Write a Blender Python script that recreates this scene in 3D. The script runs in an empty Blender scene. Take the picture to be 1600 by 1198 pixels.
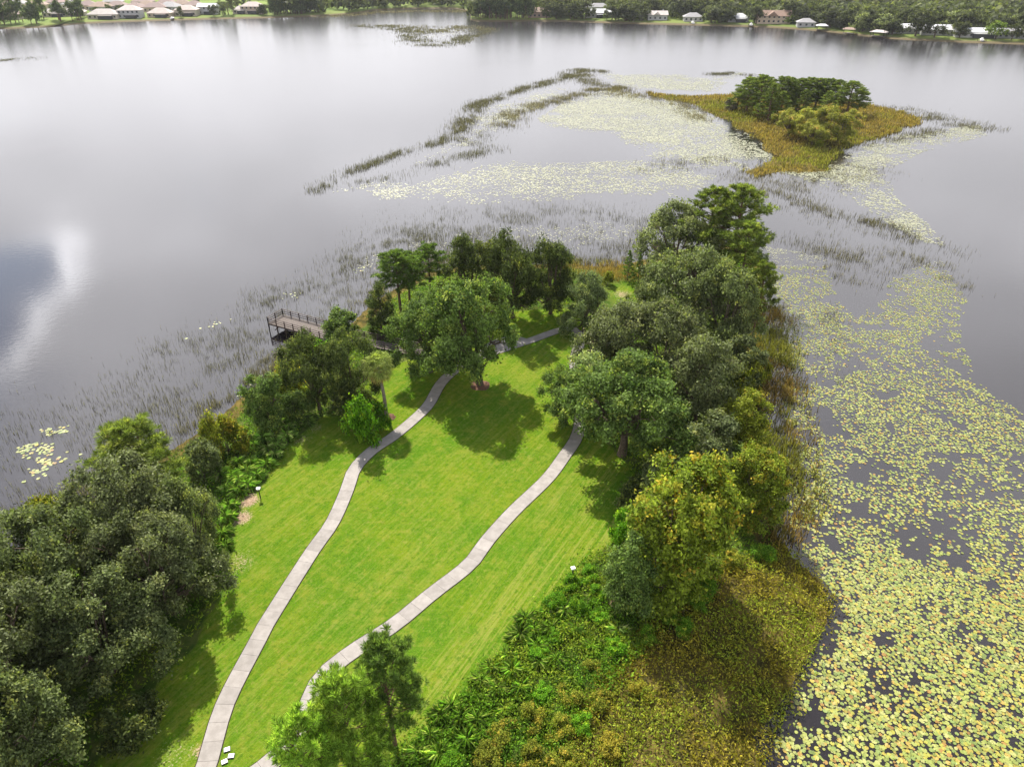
import bpy, math, random
import numpy as np
from mathutils import Vector

# ------------------------------------------------------------------ camera, world, sun, exposure
SC = bpy.context.scene
COL = SC.collection
F_PX, PITCH, CAM_H = 1100.0, math.radians(32), 52.0
cam_d = bpy.data.cameras.new('camera')
cam = bpy.data.objects.new('camera', cam_d); COL.objects.link(cam)
cam.location = (0, 0, CAM_H)
cam.rotation_euler = (math.pi / 2 - PITCH, 0, 0)
cam_d.sensor_width = 36.0
cam_d.lens = F_PX / 1600 * 36
cam_d.clip_end = 20000
SC.camera = cam

SUN_EL, SUN_AZ = math.radians(48), math.radians(-21)      # azimuth from +Y, negative = to the left
sun_dir = Vector((math.sin(SUN_AZ) * math.cos(SUN_EL), math.cos(SUN_AZ) * math.cos(SUN_EL), math.sin(SUN_EL)))
sl = bpy.data.lights.new('sun', 'SUN'); sl.energy = 4.6; sl.angle = math.radians(0.6); sl.color = (1.0, 0.95, 0.86)
so = bpy.data.objects.new('sun', sl); COL.objects.link(so)
so.rotation_euler = (-sun_dir).to_track_quat('-Z', 'Y').to_euler(); so.location = (0, 0, 300)

SC.view_settings.view_transform = 'Standard'
SC.view_settings.look = 'None'
SC.view_settings.exposure = 0.95
SC.view_settings.gamma = 1
SC.view_settings.use_curve_mapping = False
SC.render.engine = 'CYCLES'
SC.cycles.use_denoising = True
SC.cycles.max_bounces = 6
SC.cycles.transparent_max_bounces = 8
SC.cycles.caustics_reflective = False
SC.cycles.caustics_refractive = False
SC.cycles.sample_clamp_indirect = 6

class NT:
    """small helper for node trees"""
    def __init__(s, tree):
        s.t = tree; s.n = tree.nodes; s.l = tree.links
    def add(s, typ, ins=None, **kw):
        n = s.n.new(typ)
        for k, v in kw.items(): setattr(n, k, v)
        for k, v in (ins or {}).items():
            if isinstance(v, bpy.types.NodeSocket): s.l.new(v, n.inputs[k])
            else: n.inputs[k].default_value = v
        return n
    def math(s, op, a, b=0.0, c=0.0, clamp=False):
        n = s.n.new('ShaderNodeMath'); n.operation = op; n.use_clamp = clamp
        for i, v in enumerate((a, b, c)):
            if isinstance(v, bpy.types.NodeSocket): s.l.new(v, n.inputs[i])
            else: n.inputs[i].default_value = v
        return n.outputs[0]
    def smooth(s, v, a, b):
        n = s.n.new('ShaderNodeMapRange'); n.interpolation_type = 'SMOOTHSTEP'
        s.l.new(v, n.inputs[0]); n.inputs[1].default_value = a; n.inputs[2].default_value = b
        return n.outputs[0]
    def mix(s, f, a, b, mode='MIX'):
        n = s.n.new('ShaderNodeMix'); n.data_type = 'RGBA'; n.blend_type = mode
        for i, v in ((0, f), (6, a), (7, b)):
            if isinstance(v, bpy.types.NodeSocket): s.l.new(v, n.inputs[i])
            elif isinstance(v, (int, float)): n.inputs[i].default_value = v
            else: n.inputs[i].default_value = (*v[:3], 1)
        return n.outputs[2]
    def noise(s, vec, scale, detail=3, rough=0.55, dist=0.0, dim='3D'):
        n = s.n.new('ShaderNodeTexNoise'); n.noise_dimensions = dim
        if vec is not None: s.l.new(vec, n.inputs['Vector'])
        n.inputs['Scale'].default_value = scale; n.inputs['Detail'].default_value = detail
        n.inputs['Roughness'].default_value = rough; n.inputs['Distortion'].default_value = dist
        return n.outputs[0]
    def mapping(s, vec, scale=(1, 1, 1), rot=(0, 0, 0), loc=(0, 0, 0)):
        n = s.n.new('ShaderNodeMapping'); s.l.new(vec, n.inputs[0])
        n.inputs['Location'].default_value = loc; n.inputs['Rotation'].default_value = rot; n.inputs['Scale'].default_value = scale
        return n.outputs[0]

def build_world():
    w = bpy.data.worlds.new('World'); SC.world = w; w.use_nodes = True
    w.node_tree.nodes.clear()
    T = NT(w.node_tree)
    sky = T.add('ShaderNodeTexSky', sky_type='NISHITA', sun_disc=False, sun_elevation=SUN_EL, sun_rotation=SUN_AZ, air_density=1.0, dust_density=1.5)
    gen = T.add('ShaderNodeTexCoord').outputs['Generated']
    sep = T.add('ShaderNodeSeparateXYZ', {0: gen})
    z = T.math('MAXIMUM', sep.outputs[2], 0.0)
    den = T.math('ADD', z, 0.16)
    pu = T.math('DIVIDE', sep.outputs[0], den); pv = T.math('DIVIDE', sep.outputs[1], den)
    plane = T.add('ShaderNodeCombineXYZ', {0: pu, 1: pv, 2: 0.0}).outputs[0]
    n1 = T.noise(T.mapping(plane, loc=(3.1, 7.7, 0)), 0.75, 6, 0.55, 0.3)
    # a gap of darker blue sky up-left among the clouds (seen mirrored in the lake)
    vx = T.math('SUBTRACT', pu, -1.25); vy = T.math('SUBTRACT', pv, 1.24)
    n2 = T.noise(T.mapping(plane, loc=(11, 2, 0)), 3.0, 5, 0.55)
    d = T.math('SQRT', T.math('ADD', T.math('MULTIPLY', T.math('MULTIPLY', vx, vx), 3.6), T.math('MULTIPLY', T.math('MULTIPLY', vy, vy), 0.75)))
    d = T.math('ADD', d, T.math('MULTIPLY', T.math('SUBTRACT', n2, 0.5), 0.9))
    gap = T.math('SUBTRACT', 1.0, T.smooth(d, 0.26, 0.40))
    cover = T.smooth(T.math('ADD', n1, T.math('MULTIPLY', T.math('SUBTRACT', 0.50, z), 0.55)), 0.30, 0.46)
    cover = T.math('MULTIPLY', cover, T.math('SUBTRACT', 1.0, gap))
    rim = T.math('MULTIPLY', T.math('MULTIPLY', T.smooth(d, 0.28, 0.40), T.math('SUBTRACT', 1.0, T.smooth(d, 0.40, 0.54))), T.smooth(vx, -0.05, 0.12))
    # cloud brightness: thin cloud near the sun glows
    dot = T.add('ShaderNodeVectorMath', {0: gen, 1: tuple(sun_dir)}, operation='DOT_PRODUCT').outputs['Value']
    glow = T.math('POWER', T.math('MAXIMUM', dot, 0.0), 3.5)
    n3 = T.noise(T.mapping(plane, loc=(1, 5, 0)), 1.6, 5, 0.5)
    lum = T.math('ADD', 7.4, T.math('MULTIPLY', glow, 5.4))
    lum = T.math('MULTIPLY', lum, T.math('SUBTRACT', T.math('ADD', 0.98, T.math('MULTIPLY', T.smooth(z, 0.08, 0.36), 0.20)), T.math('MULTIPLY', T.smooth(z, 0.52, 0.86), 0.88)))
    lum = T.math('MULTIPLY', lum, T.math('ADD', 0.50, n3))
    lum = T.math('MULTIPLY', lum, T.math('ADD', 1.0, T.math('MULTIPLY', rim, 0.7)))
    cl = T.mix(1.0, (0.965, 0.96, 1.0), T.add('ShaderNodeCombineColor', {0: lum, 1: lum, 2: lum}).outputs[0], 'MULTIPLY')
    col = T.mix(cover, sky.outputs[0], cl)
    bg = T.add('ShaderNodeBackground', {0: col, 1: 0.1})
    out = T.add('ShaderNodeOutputWorld', {0: bg.outputs[0]})
build_world()

# ------------------------------------------------------------------ picking ground points from the photograph
def G(x, y, z=0.0):
    u = (x - 800) / F_PX; v = (599 - y) / F_PX
    d = (u, math.cos(PITCH) + v * math.sin(PITCH), -math.sin(PITCH) + v * math.cos(PITCH))
    t = (z - CAM_H) / d[2]
    return (d[0] * t, d[1] * t)
def GP(pts, z=0.0): return np.array([G(x, y, z) for x, y in pts])
def px_per_m(P, z=0.0):
    dep = P[1] * math.cos(PITCH) + (CAM_H - z) * math.sin(PITCH)
    return F_PX / dep
def height_from_row(P, zb, row):
    """height of an upright thing standing at P whose top shows at this row"""
    v = (599 - row) / F_PX
    dy = math.cos(PITCH) + v * math.sin(PITCH); dz = -math.sin(PITCH) + v * math.cos(PITCH)
    return CAM_H + dz * P[1] / dy - zb

# ------------------------------------------------------------------ numpy helpers
RNG = np.random.default_rng(7)
def inside(poly, pts):
    x, y = pts[:, 0], pts[:, 1]; r = np.zeros(len(pts), bool); n = len(poly)
    for i in range(n):
        x1, y1 = poly[i]; x2, y2 = poly[(i + 1) % n]
        if y1 == y2: continue
        c = ((y1 > y) != (y2 > y)) & (x < (x2 - x1) * (y - y1) / (y2 - y1) + x1)
        r ^= c
    return r
def dist_line(line, pts, closed=False):
    best = np.full(len(pts), 1e9); n = len(line)
    for i in range(n if closed else n - 1):
        a = np.asarray(line[i]); b = np.asarray(line[(i + 1) % n]); ab = b - a
        t = np.clip(((pts - a) @ ab) / max(ab @ ab, 1e-9), 0, 1)
        d = pts - (a + t[:, None] * ab)
        best = np.minimum(best, np.hypot(d[:, 0], d[:, 1]))
    return best
def sdist(poly, pts):
    d = dist_line(poly, pts, True)
    return np.where(inside(poly, pts), d, -d)
_perm = np.random.default_rng(3).random((256, 256))
def vnoise(p, scale, seed=0):
    q = np.asarray(p) * scale + seed * 17.31
    i = np.floor(q).astype(int); f = q - i; f = f * f * (3 - 2 * f)
    g = lambda a, b: _perm[(i[:, 0] + a) % 256, (i[:, 1] + b) % 256]
    return (g(0, 0) * (1 - f[:, 0]) + g(1, 0) * f[:, 0]) * (1 - f[:, 1]) + (g(0, 1) * (1 - f[:, 0]) + g(1, 1) * f[:, 0]) * f[:, 1]
def fbm(p, scale, seed=0, octs=4):
    s = 0; a = 0.5; t = 0
    for o in range(octs):
        s = s + a * vnoise(p, scale * 2 ** o, seed + o); t += a; a *= 0.55
    return s / t
def smoothstep(a, b, x):
    t = np.clip((x - a) / (b - a), 0, 1); return t * t * (3 - 2 * t)
def unit(v): return v / np.maximum(np.linalg.norm(v, axis=-1, keepdims=True), 1e-9)
def rand_dir(rng, n): return unit(rng.normal(size=(n, 3)))
def spline(pts, step):
    P = np.asarray(pts, float); P = np.vstack([2 * P[0] - P[1], P, 2 * P[-1] - P[-2]]); out = []
    for i in range(1, len(P) - 2):
        for t in np.linspace(0, 1, 24, endpoint=False):
            a, b, c, d = P[i - 1:i + 3]
            out.append(0.5 * ((2 * b) + (-a + c) * t + (2 * a - 5 * b + 4 * c - d) * t * t + (-a + 3 * b - 3 * c + d) * t ** 3))
    out.append(P[-2]); out = np.array(out)
    L = np.concatenate([[0], np.cumsum(np.linalg.norm(np.diff(out, axis=0), axis=1))])
    s = np.linspace(0, L[-1], max(2, int(round(L[-1] / step)) + 1))
    return np.stack([np.interp(s, L, out[:, k]) for k in range(out.shape[1])], 1)

def mesh_np(name, verts, faces, col=None, smooth=False):
    """verts (N,3); faces: (M,k) int array or list of such; col (N,3) colour attribute 'tint'"""
    me = bpy.data.meshes.new(name)
    verts = np.asarray(verts, np.float32)
    fl = faces if isinstance(faces, list) else [faces]
    fl = [np.asarray(f, np.int32) for f in fl if len(f)]
    loops = np.concatenate([f.ravel() for f in fl]); tot = np.concatenate([np.full(len(f), f.shape[1], np.int32) for f in fl])
    me.vertices.add(len(verts)); me.vertices.foreach_set('co', verts.ravel())
    me.loops.add(len(loops)); me.loops.foreach_set('vertex_index', loops)
    me.polygons.add(len(tot)); me.polygons.foreach_set('loop_start', np.concatenate([[0], np.cumsum(tot)[:-1]]).astype(np.int32))
    me.polygons.foreach_set('loop_total', tot)
    me.polygons.foreach_set('use_smooth', np.full(len(tot), bool(smooth)))
    me.update(calc_edges=True); me.validate()
    if col is not None:
        a = me.color_attributes.new('tint', 'FLOAT_COLOR', 'POINT')
        c = np.ones((len(verts), 4), np.float32); c[:, :3] = col
        a.data.foreach_set('color', c.ravel())
    return me

class MB:
    """collects simple solids into one mesh"""
    def __init__(s): s.v = []; s.f = {3: [], 4: []}; s.n = 0
    def poly(s, vs, fs):
        s.v.append(np.asarray(vs, float))
        for f in fs:
            if len(f) in s.f: s.f[len(f)].append([i + s.n for i in f])
            else:
                for k in range(1, len(f) - 1): s.f[3].append([f[0] + s.n, f[k] + s.n, f[k + 1] + s.n])
        s.n += len(vs); return s
    def box(s, c, size, rz=0.0):
        hx, hy, hz = [q / 2 for q in size]; cr, sr = math.cos(rz), math.sin(rz)
        vs = [(c[0] + (x * cr - y * sr), c[1] + (x * sr + y * cr), c[2] + z) for z in (-hz, hz) for x, y in ((-hx, -hy), (hx, -hy), (hx, hy), (-hx, hy))]
        return s.poly(vs, [(3, 2, 1, 0), (4, 5, 6, 7), (0, 1, 5, 4), (1, 2, 6, 5), (2, 3, 7, 6), (3, 0, 4, 7)])
    def bar(s, a, b, w, h):
        a = np.asarray(a, float); b = np.asarray(b, float); d = unit(b - a)
        up = np.array([0, 0, 1.0]) if abs(d[2]) < 0.9 else np.array([0, 1.0, 0])
        r = unit(np.cross(d, up)); u = np.cross(r, d)
        vs = [p + r * (sx * w / 2) + u * (sy * h / 2) for p in (a, b) for sx, sy in ((-1, -1), (1, -1), (1, 1), (-1, 1))]
        return s.poly(vs, [(3, 2, 1, 0), (4, 5, 6, 7), (0, 1, 5, 4), (1, 2, 6, 5), (2, 3, 7, 6), (3, 0, 4, 7)])
    def tube(s, path, radii, n=6):
        P = np.asarray(path, float); k = len(P); vs = []
        for i in range(k):
            d = unit(P[min(i + 1, k - 1)] - P[max(i - 1, 0)])
            ref = np.array([1.0, 0, 0]) if abs(d[0]) < 0.8 else np.array([0, 1.0, 0])
            r = unit(np.cross(d, ref)); u = np.cross(d, r)
            for j in range(n):
                a = 2 * math.pi * j / n
                vs.append(P[i] + radii[i] * (math.cos(a) * r + math.sin(a) * u))
        fs = [(i * n + j, i * n + (j + 1) % n, (i + 1) * n + (j + 1) % n, (i + 1) * n + j) for i in range(k - 1) for j in range(n)]
        fs.append(tuple((k - 1) * n + j for j in range(n)))
        return s.poly(vs, fs)
    def mesh(s, name, smooth=False):
        return mesh_np(name, np.concatenate(s.v), [np.array(s.f[k]) for k in (3, 4) if s.f[k]], smooth=smooth)
    def build(s, name, mat, parent=None, smooth=False): return obj(name, s.mesh(name, smooth), mat, parent)

def obj(name, me, mat=None, parent=None):
    o = bpy.data.objects.new(name, me); COL.objects.link(o)
    if mat is not None and me is not None and not me.materials: me.materials.append(mat)
    if parent is not None: o.parent = parent
    return o
def tag(o, label=None, cat=None, group=None, kind=None):
    if label: o['label'] = label
    if cat: o['category'] = cat
    if group: o['group'] = group
    if kind: o['kind'] = kind
    return o
def empty(name, loc=(0, 0, 0), rz=0.0):
    o = bpy.data.objects.new(name, None); COL.objects.link(o); o.location = loc; o.rotation_euler = (0, 0, rz); o.empty_display_size = 0.3
    return o

# ------------------------------------------------------------------ materials
def mat_new(name):
    m = bpy.data.materials.new(name); m.use_nodes = True; m.node_tree.nodes.clear()
    return m, NT(m.node_tree)
def mat_plain(name, col, rough=0.7, var=0.15, scale=3.0, spec=0.3, bump=0.0):
    m, T = mat_new(name)
    p = T.add('ShaderNodeTexCoord').outputs['Object']
    n = T.noise(p, scale, 5, 0.6)
    c = T.mix(T.smooth(n, 0.3, 0.7), [q * (1 - var) for q in col], [q * (1 + var) for q in col])
    ins = {'Base Color': c, 'Roughness': rough, 'Specular IOR Level': spec}
    b = T.add('ShaderNodeBsdfPrincipled', ins)
    if bump:
        bp = T.add('ShaderNodeBump', {'Height': n, 'Strength': bump, 'Distance': 0.05}); T.l.new(bp.outputs[0], b.inputs['Normal'])
    T.add('ShaderNodeOutputMaterial', {0: b.outputs[0]})
    return m
def mat_leaf(name, dark, light, alt, trans=0.38, rough=0.65, spec=0.08, objvar=0.22, gain=2.1):
    """tint.r = light/dark clump, tint.g = how far to the second hue, tint.b = leaf by leaf value"""
    dark, light, alt = [[q * gain for q in c] for c in (dark, light, alt)]
    m, T = mat_new(name)
    a = T.add('ShaderNodeAttribute', attribute_name='tint')
    s = T.add('ShaderNodeSeparateColor', {0: a.outputs['Color']})
    c = T.mix(s.outputs[0], dark, light)
    c = T.mix(s.outputs[1], c, alt)
    rnd = T.add('ShaderNodeObjectInfo').outputs['Random']
    v = T.math('MULTIPLY', T.math('ADD', T.math('MULTIPLY', rnd, objvar * 2), 1 - objvar), T.math('ADD', 0.35, T.math('MULTIPLY', s.outputs[2], 1.3)))
    c = T.mix(1.0, c, T.add('ShaderNodeCombineColor', {0: v, 1: v, 2: v}).outputs[0], 'MULTIPLY')
    b = T.add('ShaderNodeBsdfPrincipled', {'Base Color': c, 'Roughness': rough, 'Specular IOR Level': spec})
    tcol = T.mix(1.0, c, (1.15, 1.25, 0.55), 'MULTIPLY')
    t = T.add('ShaderNodeBsdfTranslucent', {0: tcol})
    mx = T.add('ShaderNodeMixShader', {0: trans, 1: b.outputs[0], 2: t.outputs[0]})
    T.add('ShaderNodeOutputMaterial', {0: mx.outputs[0]})
    return m

def mat_water():
    m, T = mat_new('lake_water')
    p = T.add('ShaderNodeTexCoord').outputs['Object']
    n1 = T.noise(T.mapping(p, scale=(0.5, 0.9, 1)), 1.3, 3, 0.5, 0.6)
    n2 = T.noise(T.mapping(p, scale=(0.9, 2.4, 1), rot=(0, 0, 0.5)), 1.6, 2, 0.5)
    # breeze patches: calmer and rougher water
    br = T.smooth(T.noise(p, 0.012, 3, 0.5), 0.42, 0.66)
    h = T.math('ADD', T.math('MULTIPLY', n1, 0.6), T.math('MULTIPLY', n2, T.math('ADD', 0.25, br)))
    bp = T.add('ShaderNodeBump', {'Height': h, 'Strength': 0.35, 'Distance': 0.03})
    b = T.add('ShaderNodeBsdfPrincipled', {'Base Color': (0.011, 0.009, 0.011, 1), 'Roughness': T.math('ADD', 0.06, T.math('MULTIPLY', T.smooth(T.add('ShaderNodeSeparateXYZ', {0: p}).outputs[1], 110, 380), 0.12)), 'IOR': 1.5, 'Specular IOR Level': 0.62})
    T.l.new(bp.outputs[0], b.inputs['Normal'])
    T.add('ShaderNodeOutputMaterial', {0: b.outputs[0]})
    return m

def mat_ground():
    """tint.r = lawn, tint.g = bare sand, tint.b = wet marsh; the rest is rough undergrowth soil"""
    m, T = mat_new('peninsula_ground')
    p = T.add('ShaderNodeTexCoord').outputs['Object']
    a = T.add('ShaderNodeAttribute', attribute_name='tint')
    s = T.add('ShaderNodeSeparateColor', {0: a.outputs['Color']})
    big = T.noise(p, 0.11, 4, 0.6); mid = T.noise(p, 0.7, 4, 0.65); fine = T.noise(p, 6.0, 4, 0.75)
    grain = T.noise(p, 22.0, 2, 0.7)
    lawn = T.mix(T.smooth(big, 0.36, 0.64), (0.062, 0.140, 0.008), (0.130, 0.180, 0.010))
    lawn = T.mix(T.math('MULTIPLY', T.smooth(mid, 0.48, 0.68), 0.8), lawn, (0.180, 0.190, 0.022))
    lawn = T.mix(T.math('MULTIPLY', T.smooth(mid, 0.5, 0.30), 0.75), lawn, (0.058, 0.145, 0.007))
    # mowing passes: long streaks along the right-hand walk
    st = T.noise(T.mapping(T.mapping(p, rot=(0, 0, math.radians(-60))), scale=(0.045, 1.5, 1)), 1.0, 5, 0.72)
    xw = T.add('ShaderNodeSeparateXYZ', {0: p})
    side = T.math('ADD', 0.42, T.math('MULTIPLY', T.smooth(T.math('ADD', T.math('SUBTRACT', xw.outputs[0], T.math('MULTIPLY', T.math('SUBTRACT', xw.outputs[1], 42.0), 0.57)), T.math('MULTIPLY', big, 8.0)), -4.0, 4.0), 0.7))
    stm = T.math('MULTIPLY', T.math('MULTIPLY', T.smooth(st, 0.50, 0.58), 0.85), side)
    lawn = T.mix(stm, lawn, (0.20, 0.215, 0.04))
    lawn = T.mix(T.math('MULTIPLY', T.math('MULTIPLY', T.smooth(st, 0.48, 0.40), 1.0), side), lawn, (0.050, 0.125, 0.006))
    sm = T.noise(p, 2.2, 3, 0.7)
    lawn = T.mix(T.math('MULTIPLY', T.smooth(sm, 0.52, 0.70), 0.6), lawn, (0.215, 0.205, 0.050))
    lawn = T.mix(T.math('MULTIPLY', T.smooth(sm, 0.48, 0.32), 0.75), lawn, (0.045, 0.105, 0.008))
    st2 = T.noise(T.mapping(T.mapping(p, rot=(0, 0, math.radians(-57))), scale=(0.5, 5.5, 1)), 1.0, 3, 0.7)
    lawn = T.mix(T.math('MULTIPLY', T.smooth(st2, 0.48, 0.34), 0.45), lawn, (0.045, 0.115, 0.006))
    lawn = T.mix(T.math('MULTIPLY', T.smooth(st2, 0.54, 0.68), 0.35), lawn, (0.23, 0.25, 0.05))
    lawn = T.mix(T.math('MULTIPLY', T.smooth(fine, 0.35, 0.75), 0.5), lawn, (0.16, 0.27, 0.02))
    lawn = T.mix(T.math('MULTIPLY', T.smooth(grain, 0.5, 0.8), 0.45), lawn, (0.035, 0.09, 0.008))
    sand = T.mix(T.smooth(fine, 0.35, 0.65), (0.20, 0.13, 0.08), (0.42, 0.31, 0.21))
    soil = T.mix(T.smooth(mid, 0.35, 0.65), (0.045, 0.085, 0.014), (0.100, 0.120, 0.030))
    marsh = T.mix(T.smooth(mid, 0.35, 0.65), (0.055, 0.050, 0.018), (0.16, 0.12, 0.035))
    f = T.math('ADD', fine, -0.5)
    def mask(sock, k): return T.smooth(T.math('ADD', sock, T.math('MULTIPLY', f, k)), 0.38, 0.62)
    c = T.mix(mask(s.outputs[2], 0.5), soil, marsh)
    c = T.mix(mask(s.outputs[0], 0.35), c, lawn)
    c = T.mix(mask(s.outputs[1], 1.1), c, sand)
    bp = T.add('ShaderNodeBump', {'Height': T.math('ADD', fine, T.math('MULTIPLY', st, 0.8)), 'Strength': 0.9, 'Distance': 0.12})
    b = T.add('ShaderNodeBsdfPrincipled', {'Base Color': c, 'Roughness': 0.95, 'Specular IOR Level': 0.0, 'Normal': bp.outputs[0]})
    T.add('ShaderNodeOutputMaterial', {0: b.outputs[0]})
    return m
def mat_farland():
    m, T = mat_new('far_shore_ground')
    p = T.add('ShaderNodeTexCoord').outputs['Object']
    n = T.noise(p, 0.02, 4, 0.6); n2 = T.noise(p, 0.3, 4, 0.6)
    a = T.add('ShaderNodeAttribute', attribute_name='tint'); s = T.add('ShaderNodeSeparateColor', {0: a.outputs['Color']})
    c = T.mix(T.smooth(n, 0.4, 0.6), (0.13, 0.20, 0.03), (0.19, 0.25, 0.04))
    c = T.mix(T.math('MULTIPLY', n2, 0.6), c, (0.08, 0.12, 0.025))
    c = T.mix(s.outputs[0], c, (0.12, 0.095, 0.05))
    b = T.add('ShaderNodeBsdfPrincipled', {'Base Color': c, 'Roughness': 0.9, 'Specular IOR Level': 0.1})
    T.add('ShaderNodeOutputMaterial', {0: b.outputs[0]})
    return m
def mat_concrete():
    m, T = mat_new('concrete')
    p = T.add('ShaderNodeNewGeometry').outputs['Position']
    n = T.noise(p, 1.3, 5, 0.65); n2 = T.noise(p, 14, 3, 0.7)
    rnd = T.add('ShaderNodeObjectInfo').outputs['Random']
    c = T.mix(T.smooth(n, 0.3, 0.7), (0.245, 0.222, 0.200), (0.315, 0.288, 0.262))
    c = T.mix(T.math('MULTIPLY', T.smooth(n2, 0.55, 0.75), 0.35), c, (0.165, 0.145, 0.125))
    v = T.math('ADD', 0.90, T.math('MULTIPLY', rnd, 0.2))
    c = T.mix(1.0, c, T.add('ShaderNodeCombineColor', {0: v, 1: v, 2: v}).outputs[0], 'MULTIPLY')
    b = T.add('ShaderNodeBsdfPrincipled', {'Base Color': c, 'Roughness': 0.85, 'Specular IOR Level': 0.25})
    T.add('ShaderNodeOutputMaterial', {0: b.outputs[0]})
    return m
def mat_pad():
    m, T = mat_new('lily_pad')
    a = T.add('ShaderNodeAttribute', attribute_name='tint')
    p = T.add('ShaderNodeNewGeometry').outputs['Position']
    n = T.noise(p, 9, 2, 0.5)
    c = T.mix(T.math('MULTIPLY', n, 0.35), a.outputs['Color'], (0.14, 0.17, 0.03))
    b = T.add('ShaderNodeBsdfPrincipled', {'Base Color': c, 'Roughness': 0.45, 'Specular IOR Level': 0.4})
    T.add('ShaderNodeOutputMaterial', {0: b.outputs[0]})
    return m

M = {}
M['water'] = mat_water(); M['ground'] = mat_ground(); M['far'] = mat_farland(); M['concrete'] = mat_concrete(); M['pad'] = mat_pad()
M['bark'] = mat_plain('bark', (0.10, 0.075, 0.055), 0.9, 0.4, 6, 0.1, 0.5)
M['pinebark'] = mat_plain('pine_bark', (0.13, 0.080, 0.055), 0.9, 0.4, 6, 0.1, 0.5)
M['greybark'] = mat_plain('palm_bark', (0.20, 0.17, 0.14), 0.9, 0.3, 5, 0.1, 0.5)
M['wood'] = mat_plain('weathered_deck_boards', (0.135, 0.112, 0.098), 0.8, 0.22, 4, 0.2)
M['darkwood'] = mat_plain('dark_stained_timber', (0.060, 0.040, 0.033), 0.7, 0.25, 5, 0.3)
M['mulch'] = mat_plain('mulch', (0.13, 0.075, 0.05), 0.95, 0.45, 9, 0.05, 0.8)
M['edge'] = mat_plain('trimmed_soil_edge', (0.035, 0.028, 0.018), 0.95, 0.4, 3, 0.05)
M['white'] = mat_plain('white_painted_metal', (0.78, 0.77, 0.74), 0.4, 0.04, 3, 0.4)
M['black'] = mat_plain('dark_metal', (0.025, 0.028, 0.027), 0.45, 0.2, 5, 0.5)
M['oak'] = mat_leaf('oak_leaves', (0.034, 0.046, 0.017), (0.092, 0.108, 0.042), (0.14, 0.145, 0.04), gain=2.2, spec=0.10, rough=0.55)
M['oak_green'] = mat_leaf('green_oak_leaves', (0.026, 0.046, 0.011), (0.076, 0.108, 0.026), (0.12, 0.14, 0.026))
M['oak_grey'] = mat_leaf('greyish_oak_leaves', (0.046, 0.057, 0.024), (0.114, 0.128, 0.054), (0.15, 0.155, 0.06), gain=2.2, spec=0.12, rough=0.55)
M['oak_dark'] = mat_leaf('dark_oak_leaves', (0.022, 0.032, 0.010), (0.062, 0.078, 0.022), (0.11, 0.12, 0.025))
M['willow'] = mat_leaf('willow_leaves', (0.060, 0.085, 0.034), (0.135, 0.165, 0.065), (0.19, 0.20, 0.07))
M['maple'] = mat_leaf('maple_leaves', (0.055, 0.085, 0.010), (0.150, 0.180, 0.018), (0.235, 0.175, 0.02), gain=1.9)
M['yellow'] = mat_leaf('yellowing_leaves', (0.060, 0.080, 0.010), (0.165, 0.180, 0.018), (0.25, 0.19, 0.025), gain=1.6)
M['bright'] = mat_leaf('bright_green_leaves', (0.026, 0.072, 0.004), (0.075, 0.165, 0.008), (0.13, 0.19, 0.010))
M['pine'] = mat_leaf('pine_needles', (0.030, 0.050, 0.013), (0.070, 0.105, 0.024), (0.11, 0.145, 0.03), trans=0.45, gain=2.3)
M['pine_light'] = mat_leaf('light_pine_needles', (0.040, 0.068, 0.010), (0.100, 0.150, 0.022), (0.15, 0.18, 0.03), trans=0.5, gain=2.8)
M['pine_tip'] = mat_leaf('tip_pine_needles', (0.042, 0.060, 0.013), (0.104, 0.128, 0.028), (0.15, 0.16, 0.035), trans=0.45, gain=2.3)
M['pine_near'] = mat_leaf('near_pine_needles', (0.046, 0.076, 0.012), (0.115, 0.165, 0.028), (0.16, 0.19, 0.035), trans=0.5, gain=3.4)
M['pine_island'] = mat_leaf('island_pine_needles', (0.034, 0.050, 0.012), (0.090, 0.115, 0.024), (0.14, 0.15, 0.035), trans=0.4, gain=2.2)
M['island_shrub'] = mat_leaf('island_shrub_leaves', (0.060, 0.070, 0.014), (0.170, 0.165, 0.032), (0.30, 0.195, 0.07), gain=2.5)
M['palm'] = mat_leaf('palm_fronds', (0.055, 0.085, 0.018), (0.150, 0.185, 0.042), (0.22, 0.15, 0.055))
M['cord'] = mat_leaf('cordgrass_blades', (0.040, 0.080, 0.012), (0.115, 0.175, 0.034), (0.20, 0.215, 0.085), gain=2.6)
M['reed'] = mat_leaf('reed_stems', (0.056, 0.052, 0.040), (0.112, 0.105, 0.068), (0.18, 0.145, 0.085), trans=0.3, objvar=0, gain=1.7)
M['marsh'] = mat_leaf('marsh_leaves', (0.060, 0.054, 0.008), (0.165, 0.138, 0.014), (0.095, 0.135, 0.012), objvar=0, gain=2.4)
M['goldgrass'] = mat_leaf('golden_marsh_grass', (0.078, 0.084, 0.018), (0.175, 0.165, 0.034), (0.19, 0.120, 0.045), objvar=0, gain=1.6)
M['under'] = mat_leaf('undergrowth_leaves', (0.028, 0.062, 0.006), (0.080, 0.155, 0.010), (0.15, 0.165, 0.016), objvar=0, gain=2.1)
M['fartree'] = mat_leaf('far_tree_leaves', (0.040, 0.048, 0.024), (0.085, 0.098, 0.042), (0.13, 0.14, 0.04), objvar=0.35, gain=1.3)
M['farpine'] = mat_leaf('far_pine_needles', (0.036, 0.052, 0.022), (0.080, 0.108, 0.040), (0.13, 0.15, 0.04), objvar=0.3, gain=1.4)
M['fargreen'] = mat_leaf('far_bright_leaves', (0.050, 0.090, 0.016), (0.145, 0.195, 0.030), (0.20, 0.22, 0.03), objvar=0.25, gain=1.3)

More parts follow.
